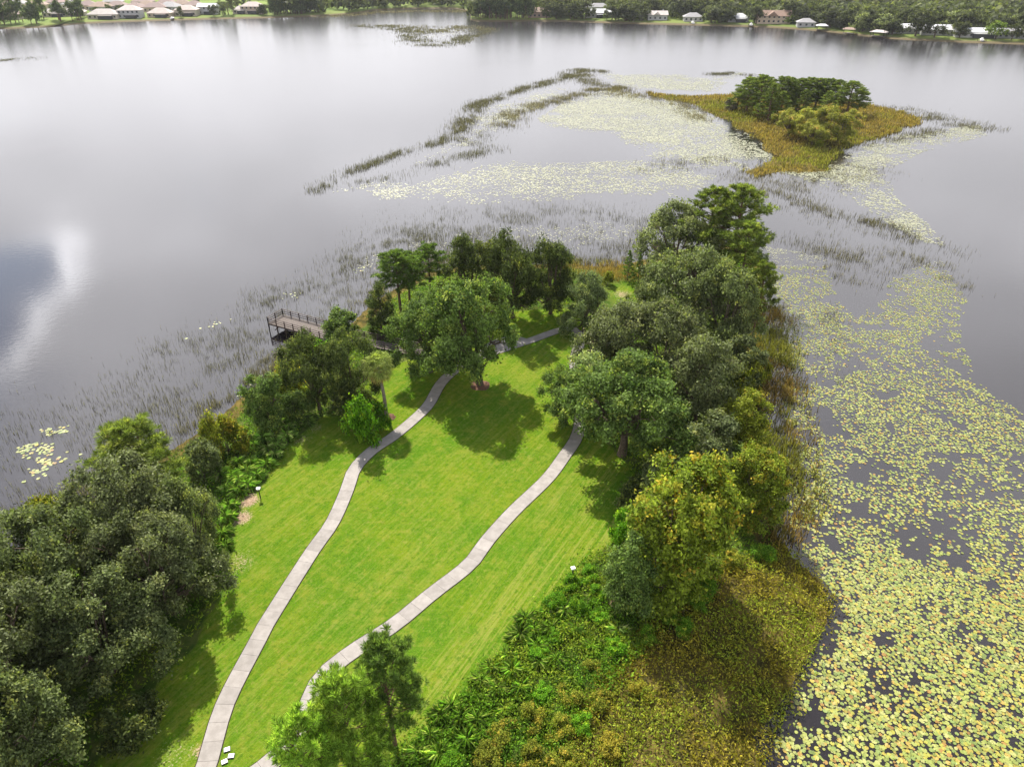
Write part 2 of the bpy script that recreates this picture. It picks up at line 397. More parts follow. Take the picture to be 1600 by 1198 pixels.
# ------------------------------------------------------------------ the setting: water, land, far shore
shore_px = [(20, 905), (150, 775), (315, 672), (385, 612), (455, 560), (540, 512), (590, 468), (690, 420), (880, 412), (960, 416), (1060, 392),
            (1170, 385), (1195, 450), (1190, 560), (1195, 700), (1212, 830), (1300, 935), (1240, 1075), (1190, 1198)]
SHORE = GP(shore_px, 0.0)
SHORE = np.vstack([[(-95, -62), (-66, -20), (-55, 20)], SHORE, [(28, 10), (40, -20), (70, -62)]])
SHORE = spline(np.vstack([SHORE]), 4.0)
lawn_px = [(120, 1240), (190, 1120), (300, 1010), (350, 930), (362, 850), (385, 790), (415, 760), (450, 700), (500, 655), (560, 650), (560, 610), (640, 560), (760, 515),
           (800, 488), (880, 485), (960, 500), (900, 560), (905, 640), (960, 700), (990, 730), (988, 790), (968, 842), (918, 888), (862, 955), (812, 1012), (716, 1098),
           (630, 1168), (560, 1262), (300, 1400), (130, 1400)]
LAWN = GP(lawn_px, 0.9)
sand_px = [((388, 785), 1.5, 0.8), ((378, 812), 1.4, 0.75), ((375, 880), 2.6, 0.45), ((470, 690), 2.2, 0.46), ((495, 672), 1.8, 0.45), ((318, 1170), 1.0, 0.7), ((270, 1180), 3.0, 0.38), ((420, 860), 2.5, 0.30),
           ((975, 462), 2.8, 0.55), ((960, 940), 1.0, 0.7), ((690, 1075), 1.5, 0.34), ((380, 770), 0.7, 0.6), ((800, 985), 1.6, 0.3), ((870, 900), 1.2, 0.3), ((850, 555), 1.6, 0.27), ((830, 570), 1.2, 0.26)]
MARSH = GP([(1110, 900), (1220, 845), (1310, 935), (1245, 1075), (1195, 1198), (1180, 1330), (760, 1330), (900, 1120), (990, 1000)], 0.2)

def land_z(pts):
    pts = np.atleast_2d(np.asarray(pts, float))
    sd = sdist(SHORE, pts)
    z = np.where(sd > 0, 1.0 * smoothstep(0, 9, sd), np.maximum(sd * 0.2, -1.2))
    und = 0.25 * np.sin(pts[:, 0] * 0.09 + 1.0) * np.sin(pts[:, 1] * 0.07)
    return z + und * smoothstep(4, 14, sd)
def gz(P): return float(land_z([P])[0])
def on_land(x, y, z0=0.9):
    P = G(x, y, z0)
    for _ in range(2): P = G(x, y, gz(P))
    return P

def grid_land(name, xs, ys, zf, tintf, keep, mat, bottom=None):
    X, Y = np.meshgrid(xs, ys); P = np.stack([X.ravel(), Y.ravel()], 1)
    z = zf(P); nx, ny = len(xs), len(ys)
    idx = np.arange(nx * ny).reshape(ny, nx)
    q = np.stack([idx[:-1, :-1], idx[:-1, 1:], idx[1:, 1:], idx[1:, :-1]], -1).reshape(-1, 4)
    k = keep(P); q = q[k[q].any(1)]
    used = np.unique(q); remap = np.full(nx * ny, -1); remap[used] = np.arange(len(used))
    me = mesh_np(name, np.column_stack([P, z])[used], remap[q], tintf(P)[used], smooth=True)
    return tag(obj(name, me, mat), kind='structure')

def pen_tint(P):
    t = np.zeros((len(P), 3))
    sdl = sdist(LAWN, P) + (fbm(P, 0.35, 4) - 0.5) * 1.6
    t[:, 0] = np.clip(0.5 + sdl / 1.6, 0, 1)
    # thin grass opening by the far water
    P2 = np.array(G(985, 462, 0.8)); t[:, 0] = np.maximum(t[:, 0], 0.62 * np.exp(-((P - P2) ** 2 / np.array([60, 120])).sum(1)))
    for (px, r, a) in sand_px:
        c = np.array(G(*px, 0.9)); d2 = ((P - c) ** 2).sum(1) / r ** 2
        t[:, 1] = np.maximum(t[:, 1], a * np.exp(-d2))
    sm = sdist(MARSH, P)
    t[:, 2] = np.maximum(np.clip(0.5 + sm / 3, 0, 1), 1 - smoothstep(0.5, 5, sdist(SHORE, P)))
    return t
grid_land('ground', np.arange(-98, 74, 0.55), np.arange(-62, 150, 0.55), land_z, pen_tint, lambda P: sdist(SHORE, P) > -5, M['ground'])

# lake
me = mesh_np('water', [(-9000, -62, 0), (9000, -62, 0), (9000, 9000, 0), (-9000, 9000, 0)], np.array([[0, 1, 2, 3]]))
tag(obj('water', me, M['water']), kind='structure')
# mainland behind the viewer
me = mesh_np('mainland_ground', [(-9000, -6000, 1.0), (9000, -6000, 1.0), (9000, -61.5, 1.0), (-9000, -61.5, 1.0), (9000, -58, -1.0), (-9000, -58, -1.0)], np.array([[0, 1, 2, 3], [3, 2, 4, 5]]), np.zeros((6, 3)))
tag(obj('mainland_ground', me, M['far']), kind='structure')

# far shore: rows of points running inland from the waterline
far_px = [(0, 46), (60, 42), (100, 40), (160, 36), (280, 32), (400, 29), (470, 27), (520, 24.5), (560, 21), (585, 17), (640, 14.5), (700, 14), (728, 17), (736, 26), (746, 34), (860, 34), (1000, 38), (1120, 41), (1200, 43.5),
          (1290, 50), (1380, 60), (1460, 65), (1530, 68), (1600, 70)]
FSH = GP(far_px, 0.0)
FSH = np.vstack([[(-3000, 60), (-1400, 240), (-700, 400)], FSH, [(520, 400), (900, 300), (1600, 180), (3200, 40)]])
def far_land():
    offs = [(-4, -0.8), (0, 0.05), (3, 0.6), (8, 1.0), (40, 2.0), (160, 3.0), (600, 4.0), (2500, 8.0), (6500, 14.0)]
    P = spline(FSH, 12.0); n = len(P); V = []; C = []
    for o, z in offs:
        for p in P:
            V.append((p[0] * (1 + max(o - 200, 0) / 2500), p[1] + o, z)); C.append(((1.0 if o < 5 else 0.25 if o < 10 else 0.0), 0, 0))
    F = [(r * n + i, r * n + i + 1, (r + 1) * n + i + 1, (r + 1) * n + i) for r in range(len(offs) - 1) for i in range(n - 1)]
    me = mesh_np('far_shore_ground', V, np.array(F), np.array(C), smooth=True)
    tag(obj('far_shore_ground', me, M['far']), kind='structure')
    return P
FARLINE = far_land()
_fs = FARLINE[np.argsort(FARLINE[:, 0])]
def far_y(x): return float(np.interp(x, _fs[:, 0], _fs[:, 1]))
def far_z(P):
    o = P[1] - far_y(P[0])
    return float(np.interp(o, [-4, 0, 3, 8, 40, 160, 600], [-0.8, 0.05, 0.6, 1, 2, 3, 4]))
def on_far(x, y):
    P = G(x, y, 1.5)
    for _ in range(3): P = G(x, y, far_z(P))
    return P

# marshy island
isl_px = [(1003, 143), (1080, 150), (1130, 148), (1240, 146), (1340, 158), (1400, 172), (1452, 186), (1420, 206), (1350, 222), (1320, 240), (1295, 268), (1250, 272), (1215, 268), (1190, 281), (1165, 278), (1178, 262),
          (1212, 245), (1170, 215), (1140, 195), (1105, 172), (1060, 158), (1010, 150)]
ISL = GP(isl_px, 0.0)
def isl_z(P):
    P = np.atleast_2d(P); sd = sdist(ISL, P); sd = sd - 1.5 + 11 * (fbm(P, 0.10, 83) - 0.5) * smoothstep(14, 2, np.abs(sd))
    return np.where(sd > 0, 0.55 * smoothstep(0, 10, sd) + 0.02, np.maximum(sd * 0.15, -0.8))
def isl_tint(P):
    t = np.zeros((len(P), 3)); t[:, 2] = 1; t[:, 0] = 0.35 * fbm(P, 0.08, 9); return t
lo, hi = ISL.min(0) - 9, ISL.max(0) + 9
grid_land('island_ground', np.arange(lo[0], hi[0], 1.5), np.arange(lo[1], hi[1], 1.5), isl_z, isl_tint, lambda P: sdist(ISL, P) > -9, M['ground'])

# ------------------------------------------------------------------ concrete walks, every slab a piece of its own
def smooth_path(pts_px):
    return spline(np.array([on_land(x, y) for x, y in pts_px]), 1.52)
left_px = [(270, 1330), (297, 1260), (322, 1198), (352, 1099), (403, 1000), (416, 975), (486, 864), (519, 817), (542, 766), (554, 733), (580, 705), (617, 680), (656, 647), (672, 629), (689, 599), (712, 578), (738, 562),
           (783, 547), (832, 531), (871, 517), (893, 514)]
right_px = [(893, 514), (905, 522), (906, 535), (900, 554), (898, 580), (903, 620), (907, 655), (900, 685), (882, 712), (855, 748), (803, 798), (761, 845), (733, 882), (673, 929), (617, 975), (552, 1017), (505, 1055),
            (484, 1095), (462, 1150), (418, 1195), (360, 1235), (310, 1262)]
def ribbon(line, w, dz, thick=None):
    d = np.gradient(line, axis=0); d = unit(d); nrm = np.stack([-d[:, 1], d[:, 0]], 1)
    L = line + nrm * w / 2; R = line - nrm * w / 2
    return L, R
def build_walk(name, line, W):
    L, R = ribbon(line, W, 0)
    Lb, Rb = ribbon(line, W + 0.15, 0); z = land_z(line)
    return L, R, Lb, Rb, z
LOOP = smooth_path(left_px + right_px[1:])
WALK = build_walk('walk', LOOP, 1.5)
SPLIT = int(np.argmin(((LOOP - np.array(on_land(893, 514))) ** 2).sum(1)))
def lay_slabs(name, i0, i1):
    L, R, Lb, Rb, z = [q[i0:i1] for q in WALK]; n = len(z)
    V = [(*Lb[i], z[i] + 0.022) for i in range(n)] + [(*Rb[i], z[i] + 0.022) for i in range(n)]
    bed = tag(obj(name, mesh_np(name, V, np.array([(i + 1, i, n + i, n + i + 1) for i in range(n - 1)])), M['edge']), kind='structure')
    g = 0.006
    for i in range(n - 1):
        a = [L[i] + (L[i + 1] - L[i]) * g, R[i] + (R[i + 1] - R[i]) * g, R[i + 1] - (R[i + 1] - R[i]) * g, L[i + 1] - (L[i + 1] - L[i]) * g]
        zz = [z[i], z[i], z[i + 1], z[i + 1]]; tilt = RNG.normal(0, 0.004)
        vs = [(*a[k], zz[k] - 0.06) for k in range(4)] + [(*a[k], zz[k] + 0.062 + tilt) for k in range(4)]
        m = MB().poly(vs, [(0, 1, 2, 3), (7, 6, 5, 4), (4, 5, 1, 0), (5, 6, 2, 1), (6, 7, 3, 2), (7, 4, 0, 3)])
        m.build('slab', M['concrete'], bed)
lay_slabs('left_path', 0, SPLIT + 1); lay_slabs('right_path', SPLIT, len(LOOP))
# seating pad bulging from the far end of the walk
def seating_pad():
    c = np.array(on_land(796, 534)); V = []
    edge = [(742, 551), (760, 538), (778, 529), (795, 526), (812, 526), (822, 529), (828, 531.5), (800, 539.5), (770, 549.5)]
    pts = [np.array(on_land(x, y)) for x, y in edge]
    n = len(pts); z = gz(c)
    vs = [(*p, z - 0.05) for p in pts] + [(*p, z + 0.058) for p in pts]
    fs = [tuple(n + i for i in reversed(range(n)))] + [(i, (i + 1) % n, n + (i + 1) % n, n + i) for i in range(n)]
    m = MB().poly(vs, fs).build('seating_pad', M['concrete']); tag(m, kind='structure')
    b = empty('park_bench', (*on_land(801, 531.5), z + 0.058), math.radians(12))
    tag(b, 'dark curved park bench on the concrete seating pad beside the walk', 'bench')
    R0 = 3.2
    def arc(r, z, a0=-0.36, a1=0.36, n=9): return [(r * math.sin(t), R0 - r * math.cos(t), z) for t in np.linspace(a0, a1, n)]
    for k in range(4): MB().tube(arc(R0 + 0.05 - k * 0.12, 0.45), [0.045] * 9, 5).build('seat_slat', M['black'], b)
    for k in range(3): MB().tube(arc(R0 - 0.40 - 0.03 * k, 0.60 + k * 0.13), [0.04] * 9, 5).build('back_slat', M['black'], b)
    for t in (-0.33, 0.0, 0.33):
        s, c_ = math.sin(t), math.cos(t)
        MB().bar((s * (R0 + .05), R0 - (R0 + .05) * c_, 0), (s * (R0 + .05), R0 - (R0 + .05) * c_, 0.45), 0.06, 0.06).bar(
            (s * (R0 - .38), R0 - (R0 - .38) * c_, 0), (s * (R0 - .48), R0 - (R0 - .48) * c_, 0.9), 0.06, 0.06).build('leg', M['black'], b)
seating_pad()

# ------------------------------------------------------------------ the pier
def pier():
    zt, zd = 2.55, 1.5
    A1 = np.array(G(417, 495, zt)); A2 = np.array(G(433, 487, zt)); B1 = np.array(G(512, 521, zt)); B2 = np.array(G(528, 508.5, zt))
    C1 = np.array(G(618, 535.6, zt)); C2 = np.array(G(616, 527, zt))
    ux = unit(B1 - A1); nx = np.array([-ux[1], ux[0]]);
    if nx @ (A2 - A1) < 0: nx = -nx
    Wp = 3.3; Ln = float((B1 - A1) @ ux)
    root = empty('pier', (A1[0], A1[1], 0)); tag(root, 'brown wooden fishing pier with dark railings reaching into the lake', 'pier')
    O = A1
    loc = lambda p, z: (p[0] - O[0], p[1] - O[1], z)
    def deck(p, q, w, nrm, zp, zq):
        n = int(np.linalg.norm(q - p) / 0.16); m = MB(); d = unit(q - p)
        for i in range(n):
            c = p + (q - p) * ((i + .5) / n) + nrm * w / 2; z = zp + (zq - zp) * (i + .5) / n
            m.box(loc(c, z - 0.02), (0.145, w + 0.08, 0.04), math.atan2(d[1], d[0]))
        o = m.build('deck_boards', M['wood'], root); o['kind'] = 'stuff'
    def rail(p, q, zp, zq, n):
        for i in range(n + 1):
            c = p + (q - p) * i / n; z = zp + (zq - zp) * i / n
            MB().box(loc(c, (z + 1.05 - 1.6) / 2), (0.13, 0.13, z + 1.05 + 1.6)).build('post', M['darkwood'], root)
        for h in (0.98, 0.62, 0.28):
            MB().bar(loc(p, zp + h), loc(q, zq + h), 0.12 if h > 0.9 else 0.05, 0.06 if h > 0.9 else 0.10).build('rail', M['darkwood'], root)
        for h in (-0.16,):
            MB().bar(loc(p, zp + h), loc(q, zq + h), 0.08, 0.24).build('joist', M['darkwood'], root)
    B1 = A1 + ux * Ln; A2 = A1 + nx * Wp; B2 = B1 + nx * Wp
    deck(A1, B1, Wp, nx, zd, zd)
    rail(A1, B1, zd, zd, 7); rail(A2, B2, zd, zd, 7); rail(A1, A2, zd, zd, 2)
    mid = (B1 + B2) / 2; cm = (C1 + C2) / 2
    vx = unit(cm - mid); vn = np.array([-vx[1], vx[0]])
    if vn @ nx < 0: vn = -vn
    w = 2.0; E = np.array(on_land(706, 572)); E = mid + vx * min(np.linalg.norm(E - mid), 24)
    s1, s2, e1 = mid - vn * w / 2, mid + vn * w / 2, E - vn * w / 2
    ze = gz(E) + 0.12
    deck(s1, e1, w, vn, zd, ze); L = np.linalg.norm(E - mid); n = int(L / 2.1)
    rail(s1, e1, zd, ze, n); rail(s2, e1 + vn * w, zd, ze, n)
    rail(B1, s1, zd, zd, 1) if np.linalg.norm(B1 - s1) > 0.4 else None
    for t in (0.1, 0.5, 0.9):
        c = A1 + (B1 - A1) * t
        MB().bar(loc(c, 0.5), loc(c + nx * Wp, 1.3), 0.05, 0.15).build('cross_brace', M['darkwood'], root)
pier()

# ------------------------------------------------------------------ foliage builders (mesh data shared between trees of a kind)
def cards(rng, c, nrm, size, aspect=0.55):
    """leaf-shaped four-cornered faces at c with normals nrm"""
    n = len(c); t = unit(np.cross(nrm, rand_dir(rng, n))); b = np.cross(nrm, t)
    s = (size * rng.uniform(0.65, 1.35, n))[:, None]
    v = np.stack([c - t * s, c + b * s * aspect - t * s * 0.1, c + t * s, c - b * s * aspect - t * s * 0.1], 1)
    return v.reshape(-1, 3), np.arange(n * 4).reshape(n, 4)
def crown_mesh(name, rng, lobes, clumps, leaves, leaf, sigma=0.34, up=0.35, alt=0.12, alt_top=0.0, low=-0.45):
    C = []; N = []; T = []
    zmin = min(l[2] - l[5] for l in lobes); zmax = max(l[2] + l[5] for l in lobes)
    vol = np.array([l[3] * l[4] + l[3] * l[5] + l[4] * l[5] for l in lobes]); cn = np.maximum(6, (clumps * vol / vol.sum()).astype(int))
    for l, k in zip(lobes, cn):
        r = np.array(l[3:6]); ns = max(4, k // 9)
        ds = rand_dir(rng, ns * 3); ds = ds[ds[:, 2] > low][:ns]; ns = len(ds)
        sc = np.array(l[:3]) + ds * r * rng.uniform(0.62, 1.02, (ns, 1)); rs = r.mean() * rng.uniform(0.26, 0.46, ns); sb = rng.beta(2, 2, ns)
        j = rng.integers(0, ns, k); d = unit(ds[j] * 0.8 + rand_dir(rng, k) + np.array([0, 0, 0.25])); k2 = k
        p = sc[j] + d * rs[j][:, None] * rng.uniform(0.45, 1.1, (k, 1))
        br = np.clip(0.5 * sb[j] + 0.5 * rng.beta(2, 2, k), 0, 1); al = (rng.random(k2) < alt + alt_top * np.clip((p[:, 2] - zmin) / (zmax - zmin), 0, 1) ** 1.5) * rng.uniform(0.35, 1.0, k2)
        m = rng.integers(int(leaves * 0.6), int(leaves * 1.4), k2)
        i = np.repeat(np.arange(k2), m); q = rng.normal(size=(len(i), 3)) * sigma * rng.uniform(0.7, 1.3, (k2, 1))[i] * np.array([1, 1, 0.75])
        C.append(p[i] + q); N.append(unit(d[i] * 0.55 + np.array([0, 0, up]) + rng.normal(size=(len(i), 3)) * 0.55))
        T.append(np.stack([np.clip(br[i] + rng.normal(0, 0.12, len(i)), 0, 1), np.clip(al[i], 0, 1), rng.random(len(i))], 1))
    C = np.concatenate(C); N = np.concatenate(N); T = np.concatenate(T)
    v, f = cards(rng, C, N, leaf)
    return mesh_np(name, v, f, np.repeat(T, 4, 0))
def limb_mesh(name, rng, lobes, z0, r0, lean=(0, 0), forks=1):
    m = MB(); top = np.array([lean[0], lean[1], z0])
    base = np.array([0, 0, -0.3])
    m.tube([base, base + [0, 0, 0.5], base * 0.5 + top * 0.5 + [0.06, -0.05, 0], top], [r0 * 1.55, r0 * 1.1, r0 * 0.9, r0 * 0.8], 8)
    for l in lobes:
        c = np.array(l[:3]); mid = top * 0.45 + c * 0.55 + np.array([0, 0, -0.12 * np.linalg.norm(c - top)]) + rng.normal(0, 0.2, 3)
        m.tube([top - [0, 0, 0.25], mid, c], [r0 * 0.55, r0 * 0.34, r0 * 0.12], 6)
        for k in range(3):
            e = c + rand_dir(rng, 1)[0] * np.array(l[3:6]) * 0.8
            m.tube([mid * 0.4 + c * 0.6, c * 0.5 + e * 0.5 + rng.normal(0, .1, 3), e], [r0 * 0.18, r0 * 0.12, r0 * 0.05], 4)
    return m.mesh(name, True)

def oak_lobes(rng, R, H, low, n=7, flat=0.75):
    L = [(rng.normal(0, .3), rng.normal(0, .3), H * 0.73, R * 0.58, R * 0.58, H * 0.27)]
    a0 = rng.uniform(0, 6)
    for i in range(n):
        a = a0 + 2 * math.pi * i / n + rng.normal(0, 0.22); r = R * rng.uniform(0.50, 0.68); s = R * rng.uniform(0.34, 0.50)
        L.append((r * math.cos(a), r * math.sin(a), H * rng.uniform(low + 0.16, 0.72), s, s, s * flat * rng.uniform(0.9, 1.3)))
    for i in range(4):
        a = rng.uniform(0, 6.3); r = R * rng.uniform(0.15, 0.5); s = R * rng.uniform(0.24, 0.34)
        L.append((r * math.cos(a), r * math.sin(a), H * rng.uniform(0.74, 0.86), s, s, s * flat))
    return L
PROTO = {}
def proto(kind, var):
    """(trunk mesh, crown mesh, nominal crown radius, nominal height, trunk material)"""
    key = (kind, var)
    if key in PROTO: return PROTO[key]
    rng = np.random.default_rng(hash((len(kind) * 131 + ord(kind[0]) * 7 + ord(kind[-1]), var)) % 2 ** 31)
    if kind == 'oak':
        R, H = 5.2, 9.0; L = oak_lobes(rng, R, H, 0.0, 10)
        r = (limb_mesh('trunk', rng, L, 2.2, 0.34), crown_mesh('crown', rng, L, 560, 46, 0.15, 0.36, alt=0.10), R, H, 'bark')
    elif kind == 'fineoak':      # nearest oaks: more and smaller leaves
        R, H = 5.2, 9.0; L = oak_lobes(rng, R, H, -0.02, 10)
        r = (limb_mesh('trunk', rng, L, 1.8, 0.34), crown_mesh('crown', rng, L, 900, 56, 0.115, 0.28, alt=0.08), R, H, 'bark')
    elif kind == 'lawnoak':
        R, H = 5.2, 10.0; L = oak_lobes(rng, R, H, 0.10, 10)
        r = (limb_mesh('trunk', rng, L, 2.6, 0.40), crown_mesh('crown', rng, L, 820, 50, 0.135, 0.30, alt=0.10, alt_top=0.08), R, H, 'bark')
    elif kind == 'upright':      # tall narrow broadleaf, leafy to the ground
        R, H = 3.0, 9.0; L = [(0, 0, H * .62, R * .75, R * .75, H * .36)]
        for i in range(10):
            a = rng.uniform(0, 6.3); q = R * rng.uniform(.35, .62); zz = rng.uniform(.13, .80); s = R * rng.uniform(.32, .5) * (1.15 - 0.5 * zz)
            L.append((q * math.cos(a), q * math.sin(a), H * zz, s, s, s * 1.25))
        r = (limb_mesh('trunk', rng, L, 2.0, 0.20), crown_mesh('crown', rng, L, 520, 44, 0.135, 0.26, alt=0.12, low=-0.7), R, H, 'bark')
    elif kind == 'maple':
        R, H = 4.0, 10.0; L = [(0, 0, H * .66, R * .68, R * .68, H * .31)]
        for i in range(15):
            a = 2.4 * i + rng.uniform(-.3, .3); zz = 0.12 + 0.66 * i / 14; q = R * rng.uniform(.45, .64) * (1.15 - 0.55 * zz); s = R * rng.uniform(.28, .40)
            L.append((q * math.cos(a), q * math.sin(a), H * zz, s, s, s * 1.3))
        r = (limb_mesh('trunk', rng, L, 2.2, 0.22), crown_mesh('crown', rng, L, 1150, 42, 0.13, 0.24, up=0.45, alt=0.05, alt_top=0.20, low=-0.6), R, H, 'bark')
    elif kind == 'shrub':
        R, H = 2.0, 2.6; L = [(0, 0, H * .5, R * .7, R * .7, H * .42)]
        for i in range(7):
            a = rng.uniform(0, 6.3); q = R * rng.uniform(.4, .7); s = R * rng.uniform(.28, .45)
            L.append((q * math.cos(a), q * math.sin(a), H * rng.uniform(.2, .7), s, s, s * 1.1))
        r = (limb_mesh('stem', rng, L, 0.4, 0.07), crown_mesh('foliage', rng, L, 240, 34, 0.105, 0.18, up=.5, alt=.18, low=-0.6), R, H, 'bark')
    elif kind == 'mossy':        # thin scraggly tree, sparse twigs
        R, H = 3.6, 8.0; L = []
        for i in range(9):
            a = rng.uniform(0, 6.3); q = R * rng.uniform(.2, .7); s = R * rng.uniform(.24, .38)
            L.append((q * math.cos(a), q * math.sin(a), H * rng.uniform(.35, .9), s, s, s * .9))
        r = (limb_mesh('trunk', rng, L, 3.0, 0.26), crown_mesh('crown', rng, L, 210, 34, 0.14, 0.32, alt=.35), R, H, 'greybark')
    elif kind in ('pine', 'finepine', 'youngpine', 'islandpine'):
        fine = kind == 'finepine'; R, H = 3.2, 13.0
        m = MB(); bend = rng.normal(0, 0.25, 2)
        tp = lambda z: np.array([bend[0] * math.sin(z / H * 3), bend[1] * math.sin(z / H * 2.2), z])
        m.tube([tp(z) for z in np.linspace(-0.3, H - 0.4, 8)], list(np.linspace(0.24, 0.05, 8)), 7)
        tuft_p = []; tuft_d = []
        z_lo = {'pine': 0.44, 'finepine': 0.30, 'youngpine': 0.10, 'islandpine': 0.22}[kind]
        nb = {'pine': 54, 'finepine': 72, 'youngpine': 56, 'islandpine': 60}[kind]
        for i in range(nb):
            f = (i + rng.random()) / nb; z = H * (z_lo + (0.985 - z_lo) * f); a = i * 2.4 + rng.uniform(-.4, .4)
            prof = (math.sin(math.pi * (0.16 + 0.84 * min(1, f * 0.93 + 0.07))) ** 0.7) if kind != 'youngpine' else (1.02 - f) ** 0.8
            ln = R * prof * rng.uniform(0.65, 1.08) + 0.25; el = 0.12 + 0.75 * f
            d = np.array([math.cos(a) * math.cos(el), math.sin(a) * math.cos(el), math.sin(el)]); b0 = tp(z)
            e = b0 + d * ln; mid = b0 + d * ln * .5 - [0, 0, 0.08 * ln]
            m.tube([b0, mid, e], [0.055, 0.035, 0.015], 4)
            for k in range(int(2 + ln * (4.2 if fine else 5.0))):
                t = rng.uniform(0.35, 1.05) ** 0.7; side = rand_dir(rng, 1)[0]; side[2] = abs(side[2]) * 0.8
                q = b0 + d * ln * t + side * rng.uniform(0.15, 0.55) * (1.2 - 0.4 * t) * ln / 2.2
                tuft_p.append(q); tuft_d.append(unit(d * 0.6 + side * 0.6 + np.array([0, 0, 0.55])))
        P = np.array(tuft_p); D = np.array(tuft_d); nt = len(P); nn = 34 if fine else 22; nl = 0.50 if fine else 0.46
        i = np.repeat(np.arange(nt), nn); dd = unit(D[i] * 0.75 + rand_dir(rng, nt * nn) * 0.85); ln = nl * rng.uniform(.7, 1.2, (len(i), 1))
        root = P[i] - D[i] * 0.10 * rng.random((len(i), 1)); sd = unit(np.cross(dd, rand_dir(rng, len(i)))) * (0.026 if fine else 0.036)
        v = np.stack([root - sd * .6, root + dd * ln * .55 + sd, root + dd * ln, root + dd * ln * .55 - sd], 1).reshape(-1, 3)
        br = rng.beta(1.3, 1.3, nt); al = (rng.random(nt) < 0.15) * rng.uniform(.3, .9, nt)
        T = np.stack([np.clip(br[i] + rng.normal(0, .15, len(i)), 0, 1), al[i], rng.random(len(i))], 1)
        r = (m.mesh('trunk', True), mesh_np('crown', v, np.arange(len(v)).reshape(-1, 4), np.repeat(T, 4, 0)), R, H, 'pinebark')
    elif kind == 'fartree':
        R, H = 5.0, 10.0; L = oak_lobes(rng, R, H, 0.12, 7)
        r = (limb_mesh('trunk', rng, L[:3], 2.5, 0.35), crown_mesh('crown', rng, L, 130, 14, 0.46, 0.55, alt=0.12), R, H, 'bark')
    elif kind == 'farpine':
        R, H = 3.6, 14.0; L = [(rng.normal(0, .7), rng.normal(0, .7), H * z, R * s, R * s, H * .10) for z, s in ((.50, .52), (.60, .8), (.70, .8), (.80, .65), (.90, .4), (.66, .6))]
        r = (limb_mesh('trunk', rng, L[:3], 7.0, 0.24), crown_mesh('crown', rng, L, 110, 12, 0.42, 0.5, alt=0.1), R, H, 'pinebark')
    PROTO[key] = r
    return r

def tree(name, kind, var, P, zb, R, H, mat, label, cat, group=None, rz=None, parts=('trunk', 'crown')):
    tm, cm, r0, h0, bark = proto(kind, var)
    t = empty(name, (P[0], P[1], zb), rz if rz is not None else random.uniform(0, 6.28)); t.scale = (R / r0, R / r0, H / h0)
    for me, nm, mt in ((tm, parts[0], M[bark]), (cm, parts[1], M[mat])):
        if me.users == 0 and not me.materials: me.materials.append(mt)
        o = bpy.data.objects.new(nm, me); COL.objects.link(o); o.parent = t
        if not me.materials: me.materials.append(mt)
        o.material_slots[0].link = 'OBJECT'; o.material_slots[0].material = mt
    return tag(t, label, cat, group)
random.seed(5)
def tree_px(name, kind, var, base, top, wpx, mat, label, cat, group=None, lean=0.0, hk=0.92, parts=('trunk', 'crown'), rz=None, zf=None):
    P = on_land(*base); zb = gz(P)
    H = height_from_row(P, zb, top) * hk; R = wpx / 2 / px_per_m(P, zb + H * 0.6)
    t = tree(name, kind, var, P, zb, R, H, mat, label, cat, group, rz, parts)
    if lean: t.rotation_mode = 'ZYX'; t.rotation_euler = (0, 0, 0); t.rotation_euler.y = lean
    return t

